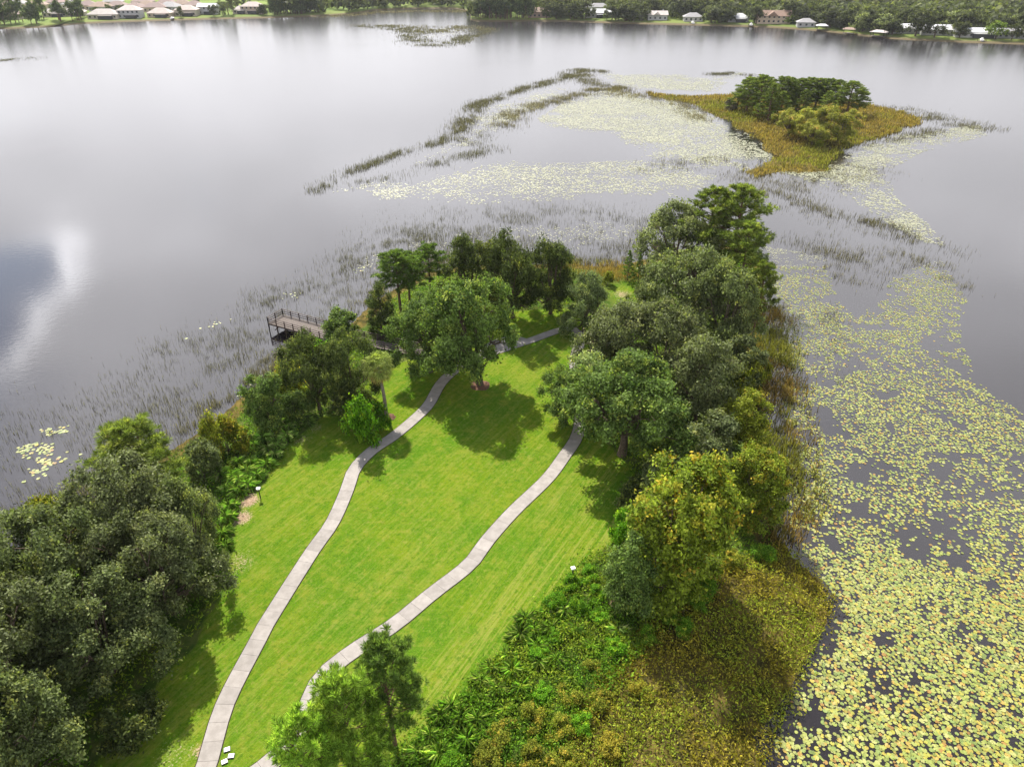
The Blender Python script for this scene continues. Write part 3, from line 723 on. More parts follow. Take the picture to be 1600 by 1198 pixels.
OAKS = 'oaks on the peninsula'; PINES = 'pines on the peninsula'; SHR = 'shrubs along the water'
TREES = [
 # left bank, front to back
 ('oak_tree', 'fineoak', 0, (30, 1250), 1075, 230, 'oak', 'dark oak filling the bottom left corner', 'tree', OAKS),
 ('oak_tree', 'fineoak', 1, (40, 1115), 915, 265, 'oak_grey', 'greyish oak at the left picture edge, just above the corner oak', 'tree', OAKS),
 ('oak_tree', 'fineoak', 2, (175, 1050), 900, 220, 'oak', 'oak shading the lawn at bottom left, second from the left path', 'tree', OAKS),
 ('oak_tree', 'fineoak', 0, (275, 955), 800, 185, 'oak_grey', 'oak on the left bank standing closest to the left path', 'tree', OAKS),
 ('oak_tree', 'fineoak', 1, (120, 980), 795, 210, 'oak', 'oak on the left bank between the yellow shrub and the corner oaks', 'tree', OAKS),
 ('oak_tree', 'fineoak', 2, (235, 890), 715, 200, 'oak_grey', 'oak on the left bank right in front of the left bank pine', 'tree', OAKS),
 ('oak_tree', 'oak', 1, (312, 880), 750, 90, 'oak', 'small oak on the left bank beside the sandy lawn edge', 'tree', OAKS),
 ('pine_tree', 'finepine', 0, (245, 800), 652, 135, 'pine_tip', 'bushy light green pine at the water above the left bank oaks', 'tree', PINES),
 ('yellow_shrub', 'shrub', 0, (88, 850), 780, 85, 'yellow', 'yellow green shrub at the waterline on the far left', 'shrub', SHR),
 ('yellow_shrub', 'shrub', 1, (38, 905), 868, 60, 'yellow', 'small yellow shrub at the waterline by the left picture edge', 'shrub', SHR),
 ('palmetto_shrub', 'shrub', 2, (215, 1150), 1105, 100, 'oak_dark', 'low dark shrub under the oaks at bottom left', 'shrub', SHR),
 ('yellow_shrub', 'shrub', 1, (358, 708), 640, 68, 'yellow', 'yellow green shrub among the cordgrass left of the rounded green tree', 'shrub', SHR),
 ('round_tree', 'upright', 0, (424, 668), 572, 72, 'oak_green', 'rounded green leafy tree on the left bank below the pier', 'tree', None),
 ('yellow_shrub', 'shrub', 0, (458, 622), 566, 62, 'yellow', 'yellow green shrub behind the rounded green tree', 'shrub', SHR),
 ('oak_tree', 'oak', 2, (500, 640), 522, 95, 'oak_dark', 'dark oak left of the palm, the one nearer the rounded green tree', 'tree', OAKS),
 ('oak_tree', 'oak', 0, (552, 632), 515, 95, 'oak_dark', 'dark oak directly left of the palm', 'tree', OAKS),
 ('bright_shrub', 'shrub', 2, (505, 572), 528, 55, 'bright', 'bright green vine covered shrub in front of the pier', 'shrub', SHR),
 ('waterside_shrub', 'shrub', 0, (540, 533), 484, 66, 'oak_green', 'leafy shrub hiding the middle of the pier', 'shrub', SHR),
 ('bright_shrub', 'shrub', 1, (580, 684), 606, 74, 'bright', 'glossy bright green shrub at the foot of the palm', 'shrub', SHR),
 ('cedar_tree', 'upright', 1, (597, 522), 440, 48, 'oak_dark', 'dark dense cedar behind the pier railing', 'tree', None),
 ('pine_tree', 'pine', 0, (627, 492), 386, 74, 'pine', 'tall pine behind the pier, the left one of three', 'tree', PINES),
 ('pine_tree', 'pine', 1, (640, 486), 390, 62, 'pine', 'tall pine behind the pier, the middle one of three', 'tree', PINES),
 ('pine_tree', 'pine', 2, (673, 468), 377, 60, 'pine', 'tall pine behind the pier, the right one of three', 'tree', PINES),
 ('oak_tree', 'oak', 1, (738, 486), 366, 96, 'oak_dark', 'dark oak by the far water behind the lawn oak, nearest the pines', 'tree', OAKS),
 ('oak_tree', 'oak', 2, (800, 496), 364, 108, 'oak_dark', 'dark oak by the far water, middle of the row behind the bench', 'tree', OAKS),
 ('oak_tree', 'oak', 0, (860, 490), 372, 88, 'oak_dark', 'dark oak by the far water, right end of the row behind the bench', 'tree', OAKS),
 ('lawn_oak', 'lawnoak', 0, (750, 602), 428, 150, 'oak_green', 'spreading oak on the lawn with a mulch ring and broad shadow', 'tree', OAKS, -0.16),
 ('lawn_oak', 'lawnoak', 1, (672, 580), 456, 122, 'oak_green', 'oak leaning over the left path between palm and lawn oak', 'tree', OAKS),
 # right bank, back to front
 ('pine_tree', 'islandpine', 1, (1135, 445), 276, 112, 'pine_tip', 'tallest light green pine at the far tip of the right bank', 'tree', PINES),
 ('pine_tree', 'islandpine', 0, (1098, 436), 282, 100, 'pine_tip', 'light green pine left of the tallest pine at the tip', 'tree', PINES),
 ('pine_tree', 'islandpine', 2, (1152, 470), 335, 84, 'pine_tip', 'light green pine in front of the tallest pine at the tip', 'tree', PINES),
 ('oak_tree', 'oak', 1, (1050, 436), 318, 124, 'oak_grey', 'grey green oak at the tip below the light green pines', 'tree', OAKS),
 ('pine_tree', 'pine', 2, (1172, 540), 402, 56, 'pine_tip', 'slim light green pine on the lily pad side of the right bank', 'tree', PINES),
 ('young_pine', 'youngpine', 0, (980, 438), 387, 24, 'pine', 'small young pine in the grassy opening, left of two', 'tree', PINES),
 ('young_pine', 'youngpine', 1, (997, 440), 392, 20, 'pine', 'small young pine in the grassy opening, right of two', 'tree', PINES),
 ('yellow_shrub', 'shrub', 0, (949, 445), 423, 20, 'yellow', 'small yellow shrub in the grassy opening near the young pines', 'shrub', SHR),
 ('oak_tree', 'oak', 2, (1072, 530), 392, 135, 'oak', 'big dark oak on the right bank below the grey green oak', 'tree', OAKS),
 ('oak_tree', 'oak', 0, (1125, 560), 412, 115, 'oak', 'big dark oak on the right bank beside the slim pine', 'tree', OAKS),
 ('willow_tree', 'oak', 1, (912, 518), 428, 84, 'willow', 'pale grey green willow at the bend where the paths meet', 'tree', None),
 ('oak_tree', 'oak', 2, (958, 585), 468, 126, 'oak_grey', 'grey green oak right of the willow along the right path', 'tree', OAKS),
 ('oak_tree', 'oak', 0, (1035, 610), 472, 125, 'oak_grey', 'grey green oak in the middle of the right bank thicket', 'tree', OAKS),
 ('oak_tree', 'oak', 1, (1085, 655), 520, 130, 'oak_grey', 'grey green oak behind the bright green oak toward the lily pads', 'tree', OAKS),
 ('mossy_tree', 'mossy', 0, (906, 640), 540, 76, 'willow', 'scraggly thin tree with bare mossy twigs over the right path', 'tree', None),
 ('oak_tree', 'oak', 2, (884, 660), 580, 88, 'oak_green', 'small green oak overhanging the right path', 'tree', OAKS),
 ('oak_tree', 'lawnoak', 1, (972, 710), 546, 192, 'oak_green', 'broad bright green oak beside the right path', 'tree', OAKS),
 ('yellow_shrub', 'shrub', 0, (1165, 630), 562, 58, 'yellow', 'yellow green shrub on the right bank, the farther of two', 'shrub', SHR),
 ('yellow_shrub', 'upright', 1, (1158, 705), 608, 84, 'yellow', 'tall yellow green shrub on the right bank, the nearer of two', 'shrub', SHR),
 ('oak_tree', 'upright', 0, (1095, 740), 640, 100, 'oak', 'dark broadleaf tree between the broad green oak and the maples', 'tree', OAKS),
 ('maple_tree', 'maple', 1, (1168, 815), 694, 112, 'maple', 'smaller maple with yellowing crown next to the lily pads', 'tree', None),
 ('maple_tree', 'maple', 0, (1045, 910), 702, 188, 'maple', 'large maple turning yellow and orange at the right lawn edge', 'tree', None),
 ('maple_tree', 'upright', 1, (983, 945), 832, 88, 'oak_green', 'small green tree at the left foot of the large maple', 'tree', None),
 ('oak_tree', 'oak', 1, (1010, 500), 440, 60, 'oak', 'small oak at the right of the grassy opening', 'tree', OAKS),
 ('oak_tree', 'upright', 0, (1150, 620), 520, 70, 'oak', 'dark leafy tree behind the farther yellow green shrub', 'tree', OAKS),
 ('waterside_shrub', 'shrub', 2, (1130, 760), 700, 90, 'oak_green', 'green shrub in the gap behind the two maples', 'shrub', SHR),
 ('waterside_shrub', 'shrub', 1, (1005, 790), 740, 80, 'oak_dark', 'dark shrub on the lawn edge behind the large maple', 'shrub', SHR),
 ('waterside_shrub', 'shrub', 0, (1040, 770), 715, 90, 'oak', 'dull green shrub between broad green oak and large maple', 'shrub', SHR),
 ('waterside_shrub', 'shrub', 2, (980, 850), 800, 60, 'bright', 'bright shrub at the lawn edge left of the large maple', 'shrub', SHR),
 ('waterside_shrub', 'shrub', 1, (1180, 590), 545, 44, 'yellow', 'small shrub at the waterline below the slim pine', 'shrub', SHR),
 ('waterside_shrub', 'shrub', 0, (470, 655), 612, 60, 'oak_green', 'low green shrub between rounded green tree and dark oaks', 'shrub', SHR),
 ('waterside_shrub', 'shrub', 2, (700, 480), 440, 60, 'oak_dark', 'dark shrub under the right one of the pier pines', 'shrub', SHR),
 ('waterside_shrub', 'shrub', 1, (655, 520), 470, 50, 'oak_green', 'green shrub under the pines by the pier railing', 'shrub', SHR),
 ('waterside_shrub', 'shrub', 0, (320, 745), 690, 70, 'oak', 'dull green shrub right of the left bank pine', 'shrub', SHR),
 ('waterside_shrub', 'shrub', 2, (545, 650), 605, 60, 'oak_dark', 'dark shrub at the foot of the oak left of the palm', 'shrub', SHR),
 # pines at the bottom edge
 ('pine_tree', 'finepine', 1, (618, 1168), 985, 118, 'pine', 'young dark green pine beside the right path at the bottom', 'tree', PINES),
 ('pine_tree', 'finepine', 0, (566, 1250), 1048, 140, 'pine_near', 'bushy light green pine in front of the right path at the bottom', 'tree', PINES),
 ('pine_tree', 'finepine', 1, (512, 1300), 1098, 110, 'pine_near', 'bushy pine at the bottom edge covering the right path', 'tree', PINES),
]
for t in TREES: tree_px(*t)

# ------------------------------------------------------------------ sabal palm
def palm():
    P = on_land(604, 652); zb = gz(P); H = height_from_row(P, zb, 545) * 0.93
    root = empty('palm_tree', (*P, zb)); tag(root, 'single cabbage palm with a round head beside the left path', 'palm')
    rng = np.random.default_rng(12); m = MB(); zs = np.linspace(-0.2, H - 1.9, 16)
    m.tube([(0.10 * math.sin(z * .5) - 0.045 * z, 0.03 * z, z) for z in zs], [0.24 - 0.006 * i + 0.02 * (i % 2) for i in range(16)], 9)
    m.build('trunk', M['greybark'], root, True)
    c = np.array([0.10 * math.sin(zs[-1] * .5) - 0.045 * zs[-1], 0.03 * zs[-1], zs[-1] + 0.1])
    for k in range(76):
        f = k / 75; el = 1.5 - 2.65 * f ** 0.9; a = k * 2.399; ln = rng.uniform(1.1, 1.45)
        d = np.array([math.cos(a) * math.cos(el), math.sin(a) * math.cos(el), math.sin(el)])
        hub = c + d * ln; side = unit(np.cross(d, [0, 0, 1.0])); upv = np.cross(side, d); V = []; Fq = []; 
        V += [c - side * .02, c + side * .02, hub + side * .02, hub - side * .02]; Fq.append((0, 1, 2, 3))
        for j, t in enumerate(np.linspace(-1.5, 1.5, 15)):
            q = unit(d * math.cos(t) + side * math.sin(t) + upv * 0.12 * rng.normal()); L = 0.95 * (1 - 0.12 * abs(t)) * rng.uniform(.85, 1.1)
            w = unit(np.cross(q, upv)) * 0.055; mid = hub + q * L * .6 + upv * 0.05; tip = hub + q * L - np.array([0, 0, 0.30 + .1 * rng.random()])
            b = len(V); V += [hub, mid - w, tip, mid + w]; Fq.append((b, b + 1, b + 2, b + 3))
        dead = f > 0.80
        T = np.tile([rng.uniform(.3, 1) * (1 - .3 * f), 0.9 if dead else 0.25 * f * rng.random() + .05, 0.5], (len(V), 1)); T[:, 2] = rng.random(len(V))
        obj('frond', mesh_np('frond', np.array(V), np.array(Fq), T), M['palm'], root)
palm()
def mulch(px, r, label):
    P = on_land(*px); z = gz(P); n = 26; rng = np.random.default_rng(int(px[0])); V = [(0, 0, 0.16)]
    for k, (q, zz) in enumerate(((0.55, 0.13), (1.0, 0.0))):
        for i in range(n):
            a = 2 * math.pi * i / n; rr = r * q * rng.uniform(0.9, 1.1); V.append((rr * math.cos(a), rr * math.sin(a), zz + rng.normal(0, .015) + (0.0 if k == 0 else -0.02)))
    Ft = [(0, 1 + i, 1 + (i + 1) % n) for i in range(n)]; Fq = [(1 + i, 1 + n + i, 1 + n + (i + 1) % n, 1 + (i + 1) % n) for i in range(n)]
    o = obj('mulch_ring', mesh_np('mulch_ring', V, [np.array(Ft), np.array(Fq)]), M['mulch']); o.location = (*P, z + 0.03)
    tag(o, label, 'mulch ring')
mulch((750, 602), 1.35, 'brown mulch ring around the foot of the spreading lawn oak')
mulch((607, 652), 0.9, 'brown mulch ring around the foot of the palm')

# ------------------------------------------------------------------ scatter helpers
def sample_poly(rng, poly, n):
    lo, hi = poly.min(0), poly.max(0); out = np.zeros((0, 2))
    while len(out) < n:
        p = rng.uniform(lo, hi, (max(n, 100) * 2, 2)); out = np.vstack([out, p[inside(poly, p)]])
    return out[:n]
def area(poly):
    x, y = poly[:, 0], poly[:, 1]; return abs(np.dot(x, np.roll(y, -1)) - np.dot(y, np.roll(x, -1))) / 2
def blades(rng, P, z, h, w, lean=0.25):
    """upright pointed blades: P (n,2), z base, h heights, w widths"""
    n = len(P); a = rng.uniform(0, 6.28, n); s = np.stack([np.cos(a), np.sin(a), np.zeros(n)], 1) * (w / 2)[:, None]
    b = np.column_stack([P, z]); ld = np.column_stack([rng.normal(0, lean, (n, 2)) * h[:, None], np.zeros(n)])
    mid = b + np.column_stack([np.zeros((n, 2)), h * 0.6]) + ld * 0.35; tip = b + np.column_stack([np.zeros((n, 2)), h]) + ld
    v = np.stack([b - s, b + s, mid + s * .8, tip, mid - s * .8], 1).reshape(-1, 3)
    return v, np.arange(n * 5).reshape(n, 5)
def tint3(rng, r, g): return np.stack([np.clip(r, 0, 1), np.clip(g, 0, 1), rng.random(len(r))], 1)

# ---- reeds standing in the shallow water (px bands: centre line, half width in m, blades per m2, height, width, second hue)
rng = np.random.default_rng(21)
reed_bands = [
 ([(-60, 740), (60, 665), (160, 625), (260, 590), (340, 555)], 5.0, 2.2, 1.2, .05, .1),
 ([(60, 790), (150, 715), (230, 660), (320, 610), (390, 560), (440, 520)], 4.5, 5.0, 1.3, .05, .3),
 ([(270, 545), (340, 525), (400, 500), (420, 470), (470, 455)], 3.5, 4.0, 1.3, .05, .1),
 ([(430, 465), (520, 425), (570, 395), (650, 372)], 3.5, 6.0, 1.3, .055, .1),
 ([(460, 500), (540, 465), (600, 430), (660, 395)], 4.0, 5.0, 1.2, .055, .3),
 ([(640, 372), (720, 352), (820, 345), (920, 348), (1010, 358)], 8.0, 3.2, 1.3, .06, .0),
 ([(690, 395), (780, 378), (880, 385), (960, 395), (1010, 385)], 5.0, 4.0, 1.3, .06, .2),
 ([(880, 408), (960, 412), (1010, 405)], 2.5, 9.0, 1.3, .06, .6),
 ([(496, 296), (520, 278), (560, 265), (600, 249), (640, 236), (680, 224), (705, 212)], 2.2, 7.0, 1.5, .085, .1),
 ([(705, 212), (725, 195), (735, 178), (745, 165), (790, 148), (840, 133), (880, 124), (890, 116), (905, 110), (938, 112)], 3.0, 6.0, 1.6, .10, .25),
 ([(560, 288), (610, 280), (650, 268), (690, 252), (735, 242), (775, 232)], 2.6, 4.5, 1.4, .085, .1),
 ([(720, 215), (740, 225), (760, 208), (800, 200)], 3.0, 2.5, 1.3, .085, .1),
 ([(790, 196), (800, 180), (830, 168), (870, 158), (930, 142), (965, 138)], 4.0, 5.5, 1.5, .10, .7),
 ([(905, 112), (920, 128), (960, 138)], 4.0, 4.5, 1.4, .10, .4),
 ([(1185, 280), (1240, 290), (1290, 280), (1330, 262)], 7.0, 3.2, 1.2, .075, .6),
 ([(1185, 300), (1250, 322), (1300, 338), (1350, 350)], 4.0, 5.5, 1.4, .075, .5),
 ([(1360, 345), (1410, 365), (1460, 385), (1478, 390)], 3.0, 5.5, 1.4, .07, .35),
 ([(1290, 395), (1330, 400), (1380, 408), (1410, 400)], 3.2, 6.0, 1.4, .065, .5),
 ([(1300, 420), (1330, 440), (1370, 430)], 3.0, 5.0, 1.4, .065, .5),
 ([(1190, 372), (1250, 378), (1300, 372)], 2.5, 2.5, 1.2, .065, .2),
 ([(1430, 405), (1480, 420), (1500, 450)], 2.2, 5.5, 1.4, .06, .5),
 ([(1290, 480), (1300, 540), (1310, 590)], 2.0, 4.0, 1.1, .055, .6),
 ([(1350, 168), (1420, 175), (1470, 188), (1528, 198)], 5.0, 4.0, 1.4, .10, .4),
 ([(1330, 232), (1400, 218), (1460, 205)], 3.5, 3.5, 1.3, .09, .4),
 ([(1000, 146), (940, 140), (1060, 165), (1100, 185)], 4.5, 4.5, 1.4, .10, .8),
 ([(1020, 262), (1080, 255), (1140, 250), (1170, 262)], 4.5, 2.6, 1.2, .09, .4),
 ([(1110, 116), (1135, 116)], 2.5, 6, 1.5, .1, .1), ([(1145, 114), (1172, 118)], 2.0, 6, 1.5, .1, .1),
 ([(562, 41), (600, 43), (640, 48), (648, 60), (665, 68), (700, 69), (735, 56), (752, 48)], 7.0, 1.6, 1.6, .26, .1),
 ([(640, 46), (690, 50), (720, 43), (745, 46)], 9.0, 1.2, 1.6, .26, .5), ([(600, 41), (660, 42)], 6.0, 1.0, 1.6, .26, .4),
 ([(60, 830), (150, 765), (315, 664), (385, 604), (455, 552), (520, 515)], 2.2, 14.0, 1.5, .06, .6), ([(560, 480), (600, 452), (690, 412), (780, 404), (880, 404)], 2.2, 12.0, 1.4, .065, .6),
 ([(0, 95), (30, 93), (55, 92)], 3.5, 2.0, 1.2, .18, .1),
 ([(520, 26), (560, 23), (590, 20), (640, 18), (720, 18)], 8.0, 1.2, 1.6, .3, .7),
]
V = []; Fc = []; TT = []; nv = 0
for line, hw, dens, h, w, al in reed_bands:
    L = spline(GP(line, 0.0), 2.0); lo, hi = L.min(0) - hw * 2, L.max(0) + hw * 2
    n = int(np.prod(hi - lo) * dens * 3.0); p = rng.uniform(lo, hi, (n, 2)); d = dist_line(L, p)
    cl = 0.7 * fbm(p, 0.16, 31, 4) + 0.3 * vnoise(p, 0.8, 37); pr = np.exp(-(d / hw) ** 2 * 0.9) * smoothstep(0.40, 0.68, cl) * 1.1 + 0.07 * np.exp(-(d / hw) ** 2 * .5)
    p = p[rng.random(n) < pr * 1.1]
    p = p[sdist(SHORE, p) < 1.5]
    if not len(p): continue
    k = len(p); hh = h * .55 * rng.uniform(.5, 1.15, k); v, f = blades(rng, p, np.full(k, -0.05), hh, w * .72 * rng.uniform(.6, 1.3, k), 0.11)
    t = tint3(rng, rng.beta(2, 2, k) * .9, (rng.random(k) < .3 + al * .6) * al * rng.uniform(.4, 1, k))
    V.append(v); Fc.append(f + nv); nv += len(v); TT.append(np.repeat(t, 5, 0))
tag(obj('reeds', mesh_np('reeds', np.concatenate(V), np.concatenate(Fc), np.concatenate(TT)), M['reed']), 'dark thin reeds standing in the shallow lake water', 'reeds', kind='stuff')

# ---- golden marsh grass on the island and along the right bank
def isl_grass_z(p):
    z = isl_z(p); return np.where(z > -0.12, np.maximum(z, 0), -3.0)
def grass_cover(name, polys, dens, h, w, mat, label, zf, alt_scale, alt_amt, lean=0.3, seed=1):
    rng = np.random.default_rng(seed); V = []; Fc = []; TT = []; nv = 0
    for poly, dk in polys:
        n = int(area(poly) * dens * dk); p = sample_poly(rng, poly, n); p = p + rng.normal(0, .8 if dens > 20 else 2.2, p.shape) * (rng.random((n, 1)) < .6); c = fbm(p, 0.22, seed); p = p[rng.random(n) < 0.35 + smoothstep(.35, .6, c)]
        k = len(p); v, f = blades(rng, p, zf(p) - 0.05, h * rng.uniform(.5, 1.2, k), w * rng.uniform(.7, 1.3, k), lean)
        a = smoothstep(0.42, 0.62, fbm(p, alt_scale, seed + 5)) * alt_amt
        t = tint3(rng, rng.beta(2, 2, k), a * rng.uniform(.5, 1.1, k)); V.append(v); Fc.append(f + nv); nv += len(v); TT.append(np.repeat(t, 5, 0))
    return tag(obj(name, mesh_np(name, np.concatenate(V), np.concatenate(Fc), np.concatenate(TT)), M[mat]), label, 'grass', kind='stuff')
grass_cover('island_grass', [(ISL, 1.0)], 5.0, 0.9, 0.26, 'goldgrass', 'golden green marsh grass covering the small island', isl_grass_z, 0.05, 0.75)
edge_wide = GP([(1205, 480), (1245, 500), (1262, 600), (1285, 700), (1300, 790), (1262, 840), (1240, 700), (1225, 560)], 0.1)
edge_poly = GP([(1172, 470), (1218, 480), (1236, 560), (1245, 700), (1270, 800), (1252, 852), (1205, 850), (1192, 700), (1185, 560)], 0.1)
grass_cover('bank_grass', [(edge_poly, 1.0), (edge_wide, .28), (GP([(880, 402), (960, 408), (1020, 415), (1015, 440), (930, 450), (890, 430)], .4), .5)], 34, 0.95, 0.075, 'goldgrass', 'golden brown marsh grass lining the right bank', lambda p: np.maximum(land_z(p), 0), 0.15, 0.9, seed=3)

# ---- leafy cover: brown green marsh plants and the undergrowth under the trees
def leaf_cover(name, poly, dens, hmax, leaf, mat, label, alt_scale, alt_amt, seed, patch=0.5):
    rng = np.random.default_rng(seed); n = int(area(poly) * dens); p = sample_poly(rng, poly, n); p = p + rng.normal(0, .7, p.shape) * (rng.random((n, 1)) < .5)
    c = fbm(p, 0.45, seed); mound = fbm(p, 0.9, seed + 3); keep = rng.random(n) < patch + smoothstep(.32, .6, c); p, c, mound = p[keep], c[keep], mound[keep]; k = len(p)
    z = np.maximum(land_z(p), 0.0) + hmax * (0.25 + 0.9 * mound) * rng.uniform(0.1, 1.0, k) ** 0.6
    nrm = unit(np.column_stack([rng.normal(0, .75, (k, 2)), np.abs(rng.normal(.6, .4, k))]))
    v, f = cards(rng, np.column_stack([p, z]), nrm, leaf * np.ones(k), 0.42)
    a = smoothstep(0.45, 0.65, fbm(p, alt_scale, seed + 9)) * alt_amt
    t = tint3(rng, rng.beta(1.6, 1.8, k) * (0.55 + 0.7 * c), a * rng.uniform(.3, 1.1, k) + (rng.random(k) < .06) * .6)
    return tag(obj(name, mesh_np(name, v, f, np.repeat(t, 4, 0)), M[mat]), label, 'plants', kind='stuff')
leaf_cover('marsh_plants', MARSH, 85, 0.75, 0.13, 'marsh', 'olive brown marsh plants covering the wet ground at lower right', 0.25, 0.7, 41)
ROUGH_R = GP([(960, 850), (1010, 930), (1110, 900), (1010, 1020), (900, 1140), (800, 1330), (470, 1330), (610, 1180), (720, 1090), (812, 1000), (870, 925), (905, 882)], 0.9)
leaf_cover('bank_plants', ROUGH_R, 120, 1.1, 0.12, 'under', 'mixed green weeds and ground plants on the right slope', 0.3, 0.6, 43)
UND = [GP([(-150, 1300), (20, 905), (150, 785), (315, 680), (385, 620), (455, 570), (540, 520), (600, 560), (560, 640), (500, 652), (450, 700), (410, 760), (380, 790), (360, 850), (350, 930), (300, 1010), (180, 1120), (120, 1300)], 0.7),
       GP([(570, 560), (600, 470), (690, 425), (880, 418), (900, 480), (800, 490), (760, 512), (640, 556)], 0.7),
       GP([(930, 520), (980, 470), (1050, 400), (1170, 390), (1188, 450), (1185, 560), (1192, 700), (1212, 850), (1110, 910), (1010, 935), (965, 850), (985, 735), (960, 700), (912, 640), (905, 560)], 0.7)]
for i, p in enumerate(UND):
    leaf_cover('undergrowth', p, 26, 0.6, 0.16, 'under', ['weeds and low plants under the left bank oaks', 'low plants under the dark oaks by the far water', 'weeds and low plants under the right bank trees'][i], 0.2, 0.5, 50 + i, 0.3)

# ---- cordgrass clumps, one object each
def clump_mesh(seed):
    rng = np.random.default_rng(seed); n = 210; V = []; a = rng.uniform(0, 6.28, n); el = rng.uniform(.55, 1.5, n); L = rng.uniform(.8, 1.4, n); r0 = rng.uniform(0, .22, n)
    h = np.stack([np.cos(a), np.sin(a), np.zeros(n)], 1); up = np.array([0, 0, 1.0]); b = h * r0[:, None] - up * 0.1
    d = h * np.cos(el)[:, None] + up * np.sin(el)[:, None]; m = b + d * (L * .6)[:, None]; t = m + (h * .75 - up * 0.35 * rng.uniform(0, 1.6, n)[:, None] + d * .3) * (L * .42)[:, None]
    s = np.stack([-np.sin(a), np.cos(a), np.zeros(n)], 1) * 0.016
    v = np.stack([b - s, b + s, m + s, t, m - s], 1).reshape(-1, 3)
    tt = tint3(rng, rng.beta(2, 2, n), (rng.random(n) < .2) * rng.uniform(.3, 1, n))
    return mesh_np('blades', v, np.arange(n * 5).reshape(n, 5), np.repeat(tt, 5, 0))
CL = [clump_mesh(i) for i in range(4)]
def clump(x, y, s, label, group):
    P = on_land(x, y); o = obj('grass_clump', CL[random.randrange(4)], M['cord']); o.location = (*P, gz(P)); o.rotation_euler.z = random.uniform(0, 6.28); o.scale = (s, s, s * random.uniform(.85, 1.15))
    tag(o, label, 'grass clump', group)
for x, y in [(462, 668), (478, 660), (448, 684), (436, 700), (452, 672), (428, 716), (414, 732), (420, 708), (404, 742), (396, 722), (384, 738), (400, 700), (412, 690), (374, 752), (388, 760), (370, 772), (362, 790), (356, 812), (372, 720), (360, 742),
             (350, 768), (430, 690), (350, 836), (344, 740), (440, 664), (392, 752), (355, 856), (382, 704)]:
    clump(x + random.uniform(-4, 4), y + random.uniform(-4, 4), random.uniform(.85, 1.3), 'arching green cordgrass clump on the left bank lawn edge', 'cordgrass clumps on the left bank')
for x, y in [(822, 968), (835, 985), (850, 965), (812, 998), (838, 1010), (862, 992), (795, 1030), (772, 1048), (805, 1052), (752, 1065), (780, 1078), (730, 1092), (758, 1098), (705, 1108), (690, 1120), (722, 1128), (748, 1132), (700, 1150),
             (676, 1150), (728, 1165), (690, 1180), (655, 1182), (880, 960), (845, 1040), (815, 1082), (870, 1030), (900, 985), (790, 1112), (985, 1010), (965, 990), (920, 1010), (890, 1065)]:
    clump(x + random.uniform(-4, 4), y + random.uniform(-4, 4), random.uniform(.8, 1.3), 'arching green cordgrass clump on the right slope below the lawn', 'cordgrass clumps on the right slope')
# ---- low bushes on the right slope
for x, y, w, mt in [(885, 920, 44, 'bright'), (915, 905, 46, 'bright'), (930, 935, 40, 'bright'), (905, 950, 44, 'bright'), (865, 945, 46, 'bright'), (935, 970, 40, 'bright'), (870, 1000, 38, 'bright'), (840, 1030, 40, 'bright'),
                    (960, 1020, 46, 'bright'), (925, 1050, 40, 'yellow'), (890, 1090, 52, 'yellow'), (850, 1090, 44, 'bright'), (830, 1130, 56, 'yellow'), (790, 1150, 60, 'yellow'), (870, 1145, 54, 'yellow'), (910, 1135, 46, 'bright'),
                    (760, 1190, 66, 'yellow'), (820, 1195, 70, 'yellow'), (880, 1200, 70, 'yellow'), (700, 1200, 60, 'bright'), (940, 1100, 48, 'yellow'), (950, 1170, 56, 'marsh'), (1060, 985, 54, 'under'), (1005, 1000, 44, 'under'),
                    (1090, 945, 44, 'under'), (1000, 1085, 44, 'marsh'), (650, 1225, 60, 'bright'), (1095, 925, 60, 'under'), (1140, 880, 48, 'yellow'), (1190, 870, 50, 'under'), (1100, 735, 40, 'bright'), (1120, 790, 46, 'under'), (1185, 700, 40, 'yellow')]:
    P = on_land(x, y); R = w / 2 / px_per_m(P, 1) * 0.85
    word = {'bright': 'bright green', 'yellow': 'yellow green', 'marsh': 'olive brown', 'under': 'dull green'}[mt]
    tree('low_bush', 'shrub', random.randrange(3), P, max(gz(P), 0), R, R * random.uniform(.9, 1.3), mt, 'low %s bush among the weeds on the right slope' % word, 'bush', '%s bushes on the right slope' % word, parts=('stem', 'foliage'))

# ------------------------------------------------------------------ lily pads
PADC = np.array([(0.285, 0.305, 0.075), (0.225, 0.265, 0.055), (0.345, 0.345, 0.115), (0.175, 0.235, 0.060), (0.330, 0.310, 0.048), (0.380, 0.300, 0.050), (0.30, 0.150, 0.04), (0.36, 0.24, 0.05)])
def pad_tints(rng, n, warm):
    pw = np.array([.24, .22, .2, .14, .1, .04, .02, .04]); i = rng.choice(8, n, p=pw); w = rng.random(n) < warm
    i[w] = rng.choice([4, 4, 5, 7, 5, 6], w.sum()); return PADC[i] * rng.uniform(.62, 1.08, (n, 1))
def pad_geo(rng, P, r, ns):
    n = len(P); a0 = rng.uniform(0, 6.28, n); an = np.linspace(0.22, 2 * math.pi - 0.22, ns)
    A = a0[:, None] + an[None]; rr = r[:, None] * rng.uniform(.92, 1.06, (n, ns))
    z = rng.uniform(0.012, 0.05, n)[:, None] + rng.normal(0, .006, (n, ns))
    ring = np.stack([P[:, :1] + rr * np.cos(A), P[:, 1:] + rr * np.sin(A), np.maximum(z, .006)], -1)
    hub = np.stack([P[:, 0] + .15 * r * np.cos(a0), P[:, 1] + .15 * r * np.sin(a0), z.mean(1)], -1)[:, None]
    v = np.concatenate([hub, ring], 1).reshape(-1, 3); k = ns + 1
    return v, np.arange(n * k).reshape(n, k)
